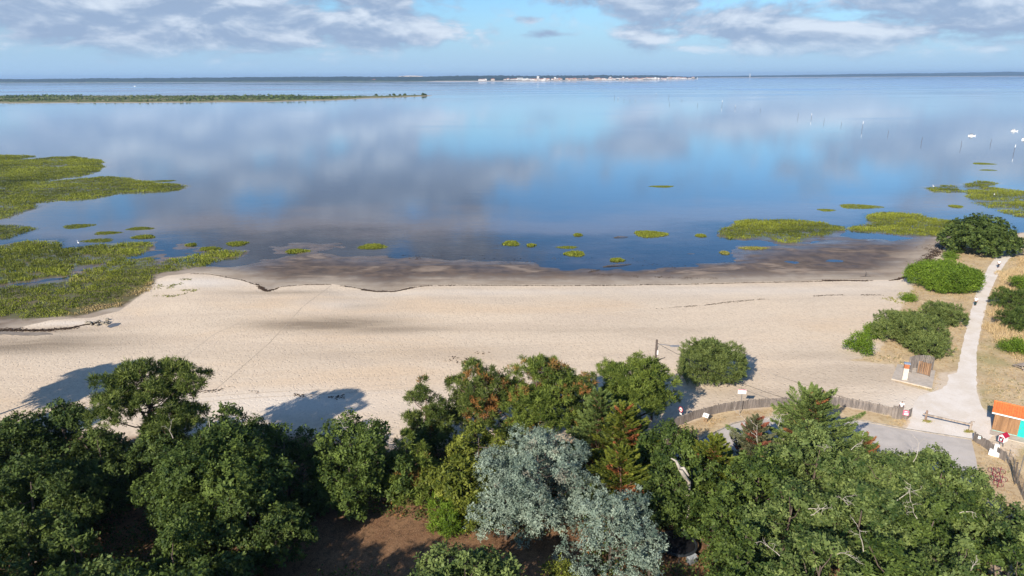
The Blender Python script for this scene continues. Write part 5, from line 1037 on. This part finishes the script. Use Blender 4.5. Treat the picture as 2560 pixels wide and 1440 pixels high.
def boards(name, label, pts, h, z0, mat, ztop=None):
    P = polyline([gp(*p) for p in pts], .19); c0 = P[0]; o = empty(name, c0, 0, label, 'wooden screen'); b = MB(); rg = random.Random(len(P))
    for i in range(len(P)-1):
        m_ = (P[i]+P[i+1])/2; d = P[i+1]-P[i]; hh = h*rg.uniform(.97, 1.03); b.box((m_[0]-c0[0], m_[1]-c0[1], z0 + hh/2), (.175, .035, hh), math.atan2(d[1], d[0]))
    b.build('boards', mat, o); b = MB()
    for p in (P[0], P[-1]): b.box((p[0]-c0[0], p[1]-c0[1]+.06, (z0+h)/2), (.09, .09, z0+h))
    b.build('posts', M_grey, o)
boards('wooden_screen', 'tall curved grey board screen at the back of the shower slab', [(2270,929),(2282,925),(2300,924),(2318,926),(2330,931)], 1.95, .15, M_grey)
boards('wooden_screen', 'lower brown board screen at the right of the shower slab', [(2291,938),(2306,942),(2323,947)], 1.75, .3, M_brown)
boards('wooden_screen', 'narrow grey board screen right behind the shower column', [(2269,934),(2278,937)], 1.75, .3, M_grey)

# book box
c = gp(2503, 1119); bk = empty('book_box', c, math.radians(-62), 'small white house-shaped book box with a crimson roof on a post', 'book box'); bk.scale = (.62, .62, .78)
# local -Y is the gable front with the crimson frame
b = MB(); b.box((-.28, 0, .45), (.09, .09, .95)); b.build('post', M_metal, bk); b = MB(); b.box((.22, 0, .45), (.09, .09, .95)); b.build('post', M_metal, bk)
b = MB(); w_, d_, h_ = .95, 1.25, .85; z = .9
b.add([(-w_/2,-d_/2,z),(w_/2,-d_/2,z),(w_/2,-d_/2,z+h_),(0,-d_/2,z+h_+.34),(-w_/2,-d_/2,z+h_),(-w_/2,d_/2,z),(w_/2,d_/2,z),(w_/2,d_/2,z+h_),(0,d_/2,z+h_+.34),(-w_/2,d_/2,z+h_)], [(0,1,2,3,4),(9,8,7,6,5),(1,6,7,2),(5,0,4,9),(0,5,6,1),(2,7,8,3),(4,3,8,9)])
bx_ = b.build('body', M_white2, bk)
b = MB(); 
for sx in (-1, 1): b.add([(0,-d_/2-.1,z+h_+.40),(sx*(w_/2+.14),-d_/2-.1,z+h_-.06),(sx*(w_/2+.14),d_/2+.1,z+h_-.06),(0,d_/2+.1,z+h_+.40),(0,-d_/2-.1,z+h_+.45),(sx*(w_/2+.14),-d_/2-.1,z+h_-.01),(sx*(w_/2+.14),d_/2+.1,z+h_-.01),(0,d_/2+.1,z+h_+.45)], [(0,1,2,3),(7,6,5,4),(0,4,5,1),(1,5,6,2),(2,6,7,3),(3,7,4,0)])
b.build('roof', M_red, bk)
b = MB(); b.box((0,-d_/2-.03,z+.10),(.72,.04,.10)); b.box((0,-d_/2-.03,z+.72),(.72,.04,.10)); b.box((-.31,-d_/2-.03,z+.41),(.10,.04,.52)); b.box((.31,-d_/2-.03,z+.41),(.10,.04,.52)); dr = b.build('door_frame', M_red, bk)
b = MB(); b.box((0,-d_/2-.012,z+.41),(.52,.02,.52)); b.build('pane', M_glass, dr); b = MB(); b.box((-.05,-d_/2-.03,z+.33),(.26,.012,.24)); b.box((.1,-d_/2-.03,z+.56),(.16,.012,.08)); b.build('notice', M_white2, dr)
# white block plinth
c = gp(2487, 1140); wb = empty('white_plinth', c, math.radians(-38), 'freshly whitewashed stepped block with an upright slab on top', 'plinth'); wb.scale = (.74, .74, .8)
b = MB(); b.prism([(-.8,-.45),(.75,-.55),(1.0,.1),(.55,.55),(-.75,.5)], -.1, .62); b.build('base', M_white2, wb); b = MB(); b.box((.02, .05, 1.10), (.62, .42, .95)); b.build('upright', M_white2, wb)
# hut
A = gp(2479, 1078); ca = empty('timber_hut', A, math.radians(-37), 'brown timber hut with an orange tiled roof and turquoise door at the right edge', 'hut')
Lh, Dh, He = 7.5, 2.7, 2.35
b = MB(); rgc = random.Random(2)
n = int(Lh/.15)
for i in range(n): b.box((.075 + i*.15, .0, He/2), (.144, .05 + .008*(i % 2), He))
for i in range(int(Dh/.15)):
    y_ = .1 + i*.15; hh = He + (.55*(1 - abs(y_ - Dh/2)/(Dh/2))); b.box((.0, y_, hh/2), (.05 + .008*(i % 2), .144, hh)); b.box((Lh, y_, hh/2), (.05, .144, hh))
b.box((Lh/2, Dh, He/2), (Lh, .05, He)); b.build('wall', wood('hut_boards', (.36, .205, .105), (.25, .14, .075)), ca)
b = MB(); pr = [(-.3, He-.08), (Dh/2, He+.66), (Dh+.3, He-.08)]; x0, x1 = -.35, Lh+.35
for (ya_, za), (yb, zb) in zip(pr[:-1], pr[1:]): b.add([(x0,ya_,za),(x1,ya_,za),(x1,yb,zb),(x0,yb,zb),(x0,ya_,za+.1),(x1,ya_,za+.1),(x1,yb,zb+.1),(x0,yb,zb+.1)], [(0,3,2,1),(4,5,6,7),(0,1,5,4),(1,2,6,5),(2,3,7,6),(3,0,4,7)])
nt = int((x1-x0)/.24)
for i in range(nt):
    xx = x0 + .12 + i*.24
    for (ya_, za), (yb, zb) in zip(pr[:-1], pr[1:]): b.tube([(xx, ya_, za+.11), (xx, yb, zb+.11)], .07, 6)
b.tube([(x0, Dh/2, He+.78), (x1, Dh/2, He+.78)], .10, 8); rf = b.build('roof', simple('orange_tiles', (.66, .19, .055), (.52, .14, .045), 3.5, rough=.7), ca)
b = MB(); b.box((Lh/2, -.33, He-.06), (x1-x0, .05, .15)); b.build('fascia', M_white2, rf)
M_tq = simple('turquoise_paint', (.02, .46, .42), (.02, .40, .37), 3, rough=.45)
b = MB(); b.box((3.0, -.06, 1.08), (1.25, .06, 2.1)); dn = b.build('door', M_tq, ca); b = MB(); b.box((2.5, -.11, 1.1), (.05, .06, .18)); b.build('handle', M_metal, dn)
b = MB(); b.box((1.18, -.05, .06), (2.34, .06, .14)); b.box((5.6, -.05, .06), (3.8, .06, .14)); b.build('skirting', simple('pale_turquoise', (.30, .55, .50), None, 3), ca)
b = MB(); b.box((4.35, -.75, .02), (9.0, 1.4, .10)); o = b.build('door_step', M_conc); o.location = A; o.rotation_euler = (0, 0, math.radians(-37)); tag(o, 'pale concrete apron in front of the timber hut', 'step')
# bicycle racks (a cluster of bent crimson hoops)
for i, (x_, y_) in enumerate(((2480,1190),(2498,1190),(2484,1208),(2502,1210),(2493,1222))):
    c = gp(x_, y_); o = empty('bicycle_stand', c, math.radians(-55 + 12*(i % 2)), 'crimson tubular bicycle stand with two bent hoops at the right of the wood', 'bicycle stand', 'crimson bicycle stands in a cluster')
    b = MB(); b.tube([(0, 0, 0), (0, 0, .95)], .035, 7); b.build('upright', M_maroon, o)
    for s_ in (-1, 1): b = MB(); b.tube([(0, 0, .25), (s_*.28, 0, .22), (s_*.42, 0, .34), (s_*.44, 0, .62), (s_*.30, 0, .74), (0, 0, .72)], .028, 6); b.build('hoop', M_maroon, o)
# trampoline and garden box in the brown hollow
c = gp(1692, 1378); tp = empty('trampoline', c, .4, 'black round trampoline standing in the shade of the brown hollow', 'trampoline')
b = MB(); b.tube([(0,0,.66),(0,0,.68)], 1.42, 36); b.build('mat', simple('black_mat', (.012,.012,.014), None, 3, rough=.6), tp)
b = MB(); n = 40; pts = [(1.6*math.cos(2*math.pi*k/n), 1.6*math.sin(2*math.pi*k/n), .70) for k in range(n+1)]; b.tube(pts, .13, 8, cap=False); b.build('rim_pad', simple('dark_pad', (.02,.025,.03), None, 3), tp)
for k in range(6): a_ = k*math.pi/3; b = MB(); b.tube([(1.55*math.cos(a_), 1.55*math.sin(a_), .66), (1.6*math.cos(a_), 1.6*math.sin(a_), 0)], .03, 6); b.build('leg', M_metal, tp)
c = gp(1729, 1408); gb = empty('garden_box', c, .5, 'grey garden storage box with a pale lid beside the trampoline', 'storage box'); b = MB(); b.box((0,0,.28), (.85,.5,.56)); b.build('body', simple('grey_plastic', (.16,.18,.19), None, 3, rough=.4), gb); b = MB(); b.box((0,0,.60), (.9,.55,.07)); b.box((0,-.29,.5), (.12,.03,.1)); b.build('lid', simple('pale_plastic', (.42,.45,.46), None, 3, rough=.35), gb)
# wire fence and poles at the bottom right
F0 = [gp(*p) for p in ((2518,1160),(2530,1185),(2540,1212),(2556,1248),(2580,1300))]
wf = empty('wire_fence', F0[0], 0, 'rusty wire fence with thin posts at the bottom right', 'fence'); b = MB(); P = polyline(F0, .5)
for hh in np.arange(.1, 1.5, .16): b.tube([tuple(np.array([p[0], p[1], hz(p[0], p[1]) + hh]) - np.array(F0[0])) for p in P], .010, 4)
for a_, b_ in zip(P[:-1], P[1:]):
    for t in (.0, .33, .66): p = a_ + (b_-a_)*t; z_ = hz(p[0], p[1]); b.tube([(p[0]-F0[0][0], p[1]-F0[0][1], z_-F0[0][2]), (p[0]-F0[0][0], p[1]-F0[0][1], z_-F0[0][2]+1.45)], .008, 4)
b.build('mesh', simple('rusty_wire', (.16, .12, .09), None, 3), wf)
for p in P[::4]: b = MB(); q = Vector((p[0]-F0[0][0], p[1]-F0[0][1], hz(p[0], p[1]) - F0[0][2])); b.tube([q, q + Vector((0, 0, 1.6))], .04, 6); b.build('post', M_metal, wf)
c = gp(2541, 1214); pp = empty('steel_pole', c, 0, 'tall pale steel pole standing at the wire fence', 'pole'); b = MB(); b.tube([(0, 0, 0), (.12, .1, 3.2)], .045, 8); b.build('shaft', M_metal, pp); b = MB(); b.tube([(.12, .1, 3.2), (.12, .1, 3.28)], .06, 8); b.build('cap', M_metal, pp)
c = gp(2536, 1214); pp = empty('timber_pole', c, 0, 'dark timber pole leaning beside the steel pole', 'pole'); b = MB(); b.tube([(0, 0, 0), (-.15, .1, 2.4)], .06, 7); b.build('shaft', M_stake, pp); b = MB(); b.box((-.15, .1, 2.42), (.18, .18, .06)); b.build('cap', M_stake, pp)
# small plate on the short fence
c = gp(2449, 1113); pl_ = empty('small_plate', c, math.radians(-48), 'small white and green plate fixed to the short board fence', 'sign'); b = MB(); b.box((0, -.12, .82), (.55, .02, .34)); k_ = b.build('panel', M_white2, pl_); b = MB(); b.box((0, -.136, .86), (.4, .008, .08)); b.build('print', M_tq, k_)
# picnic table in the shade at the right edge
c = gp(2556, 925); pt = empty('picnic_table', c, math.radians(20), 'grey picnic table cut by the right edge in the dry grass', 'picnic table')
b = MB(); b.box((0, 0, .75), (1.9, .8, .06)); b.build('table_top', M_rail, pt); b = MB(); b.box((0, -.75, .45), (1.9, .28, .05)); b.build('seat', M_rail, pt); b = MB(); b.box((0, .75, .45), (1.9, .28, .05)); b.build('seat', M_rail, pt)
for sx in (-.7, .7): b = MB(); b.tube([(sx, -.7, 0), (sx, -.25, .72)], .05, 5); b.tube([(sx, .7, 0), (sx, .25, .72)], .05, 5); b.box((sx, 0, .42), (.06, 1.6, .08)); b.build('trestle', M_rail, pt)
# driftwood
for (a_, b_, lab) in (((1508,667),(1578,660),'long dark driftwood pole on the wet flat, right'),((1470,681),(1500,674),'short dark driftwood stick left of the long pole'),((1535,594),(1570,592),'dark waterlogged branch in the water left of the largest grass cushion')):
    A_ = at(*a_, .05); B2 = at(*b_, .05); o = empty('driftwood', A_, 0, lab, 'driftwood'); d = B2 - A_; b = MB()
    b.tube([(0, 0, 0), tuple(d*.3 + np.array([0, .15, .12])), tuple(d*.7 + np.array([0, -.15, .12])), tuple(d)], [.1, .13, .1, .04], 6); b.build('stem', M_stake, o)
    b = MB(); b.tube([tuple(d*.4 + np.array([0, 0, .1])), tuple(d*.52 + np.array([.1, .5, .35]))], [.07, .02], 5); b.build('twig', M_stake, o)
c = gp(2163, 688); b = MB(); o = empty('dead_stick', c, 0, 'upright dead stick on the mud flat below the bend of the beach', 'driftwood'); b.tube([(0,0,0),(.1,0,.8),(0,.1,1.5)], [.07,.05,.02], 6); b.tube([(.1,0,.8),(.5,0,1.2)], [.04,.01], 5); b.tube([(-1.2,-.2,.05),(0,0,.12),(1.3,.3,.05)], [.03,.06,.02], 5); b.build('stem', M_stake, o)

# ------------------------------------------------------------------ people
M_skin = simple('skin', (.42, .24, .17), None, 3, rough=.5); M_shirtw = simple('white_cloth', (.78, .78, .77), (.68, .68, .68), 5); M_trous = simple('dark_cloth', (.035, .04, .055), None, 5); M_hair = simple('dark_hair', (.03, .02, .018), None, 8); M_grn = simple('dark_green_cloth', (.02, .045, .035), None, 5); M_hairg = simple('grey_hair', (.45, .42, .38), None, 8)
def skin_mesh(name, joints, edges, mat, parent, root=0):
    me = bpy.data.meshes.new(name); me.from_pydata([j[:3] for j in joints], edges, []); o = link_mesh(name, me, mat, parent)
    m_ = o.modifiers.new('skin', 'SKIN'); o.modifiers.new('sub', 'SUBSURF').levels = 2; o.modifiers['sub'].render_levels = 2
    for i, j in enumerate(joints): sv = me.skin_vertices[0].data[i]; sv.radius = (j[3], j[3]*(j[4] if len(j) > 4 else 1)); sv.use_root = (i == root)
    m_.use_smooth_shade = True; return o
def person(loc, rz, label, shirt, trousers, hair, step=.22, hat=None, arm=.1):
    o = empty('person', loc, rz, label, 'person')
    J = [(0,0,.95,.13,.8),(0,0,1.15,.12,.75),(0,0,1.38,.15,.7),(0,0,1.48,.055),(0,0,1.56,.075),(0,-.01,1.66,.095),
         (-.09,0,.90,.09),(-.10,-step,.50,.06),(-.10,-step*.7,.09,.042),(-.10,-step*.7-.16,.04,.035),(.09,0,.90,.09),(.10,step*.5,.50,.06),(.10,step*1.3,.12,.042),(.10,step*1.3-.16,.05,.035),
         (-.19,0,1.42,.055),(-.25,arm,1.16,.042),(-.25,arm*.3,.92,.032),(-.25,arm*.1-.02,.84,.03),(.19,0,1.42,.055),(.25,-arm,1.16,.042),(.25,-arm*1.9,.93,.032),(.25,-arm*2.2,.86,.03)]
    E = [(0,1),(1,2),(2,3),(3,4),(4,5),(0,6),(6,7),(7,8),(8,9),(0,10),(10,11),(11,12),(12,13),(2,14),(14,15),(15,16),(16,17),(2,18),(18,19),(19,20),(20,21)]
    skin_mesh('body', J, E, M_skin, o)
    skin_mesh('shirt', [(0,0,.92,.155,.8),(0,0,1.15,.145,.75),(0,0,1.36,.172,.7),(0,0,1.44,.09),(-.2,0,1.42,.075),(-.24,arm*.6,1.24,.062),(.2,0,1.42,.075),(.24,-arm*.6,1.24,.062)], [(0,1),(1,2),(2,3),(2,4),(4,5),(2,6),(6,7)], shirt, o)
    skin_mesh('trousers', [(0,0,.98,.15,.8),(-.09,0,.88,.112),(-.10,-step,.50,.08),(-.10,-step*.75,.16,.065),(.09,0,.88,.112),(.10,step*.5,.50,.08),(.10,step*1.2,.18,.065)], [(0,1),(1,2),(2,3),(0,4),(4,5),(5,6)], trousers, o)
    skin_mesh('hair', [(0,.03,1.70,.1),(0,.05,1.63,.085)], [(0,1)], hair, o)
    if hat: b = MB(); b.tube([(0,0,1.70),(0,0,1.71),(0,0,1.73),(0,0,1.80),(0,0,1.82)], [.2,.2,.11,.09,.02], 14); b.build('hat', hat, o, True)
    for s_ in (-1, 1):
        b = MB()
        for k in range(4): b.tube([(s_*.25 + (k-1.5)*.018, -.0, .85 - .0), (s_*.25 + (k-1.5)*.02, -.02, .78 - .012*(1.5-abs(k-1.5))), (s_*.25 + (k-1.5)*.02, -.045, .74)], [.009,.008,.006], 5)
        b.tube([(s_*.25 - s_*.03, -.02, .85), (s_*.25 - s_*.05, -.05, .80)], [.01,.008], 5); h_ = b.build('hand', M_skin, o); h_.location = (0, arm*.1 if s_ < 0 else -arm*2.1, 0)
    b = MB(); b.tube([(0, -.10, 1.655), (0, -.122, 1.635)], [.012, .015], 5); b.tube([(-.03, -.088, 1.675), (-.03, -.10, 1.675)], .010, 5); b.tube([(.03, -.088, 1.675), (.03, -.10, 1.675)], .010, 5); b.tube([(-.025, -.092, 1.60), (.025, -.092, 1.60)], .008, 5); b.build('face', M_hair, o)
    return o
person(gp(2495, 671), math.radians(150), 'person in a white top and dark trousers walking under the holm oak', M_shirtw, M_trous, M_hair)
person(gp(2437, 767), math.radians(155), 'person in a white top and dark green trousers walking lower down the path', M_shirtw, M_grn, M_hairg, .1)
person(gp(2250, 1037), math.radians(160), 'dark-haired person in a white shirt standing behind the wooden bin housing', M_shirtw, M_trous, M_hair, .05)
# birds on the marsh: white egret-like birds
M_bird = simple('white_feathers', (.82, .82, .80), None, 3)
for (x_, y_, lab) in ((197,613,'white egret at the edge of the left marsh bank'),(2333,470,'white bird on the small marsh island'),(2485,491,'white bird on the far right marsh flat')):
    c = at(x_, y_, .15); c[2] = max(hz(c[0], c[1]), 0)+.35; o = empty('egret', c, rng.uniform(0, 6), lab, 'bird', 'white birds of the marsh')
    skin_mesh('body', [(0,0,.4,.14,.9),(.25,0,.42,.09),(.42,0,.38,.03),(-.2,0,.5,.08),(-.3,0,.7,.04),(-.28,0,.9,.035),(-.36,0,.98,.05),(-.52,0,.96,.012)], [(0,1),(1,2),(0,3),(3,4),(4,5),(5,6),(6,7)], M_bird, o)
    b = MB(); [b.tube([(0, s_*.04, .3), (.03, s_*.05, .0), (0, s_*.05, -.35)], .015, 5) for s_ in (-1, 1)]; b.build('legs', M_black, o)

# ------------------------------------------------------------------ haze: one closed box of air over bay and shore
m, q, out = newmat('haze'); v = q.node('ShaderNodeVolumePrincipled'); v.inputs['Color'].default_value = (.45, .68, 1, 1); v.inputs['Density'].default_value = HAZE; v.inputs['Anisotropy'].default_value = .1
q.l.new(v.outputs[0], out.inputs['Volume']); b = MB(); b.box((0, 9000, 46), (40000, 24000, 108)); o = b.build('haze', m); tag(o, 'thin bluish haze over the bay and the far shore', 'haze', kind='stuff'); o.location = (0, 0, 0)
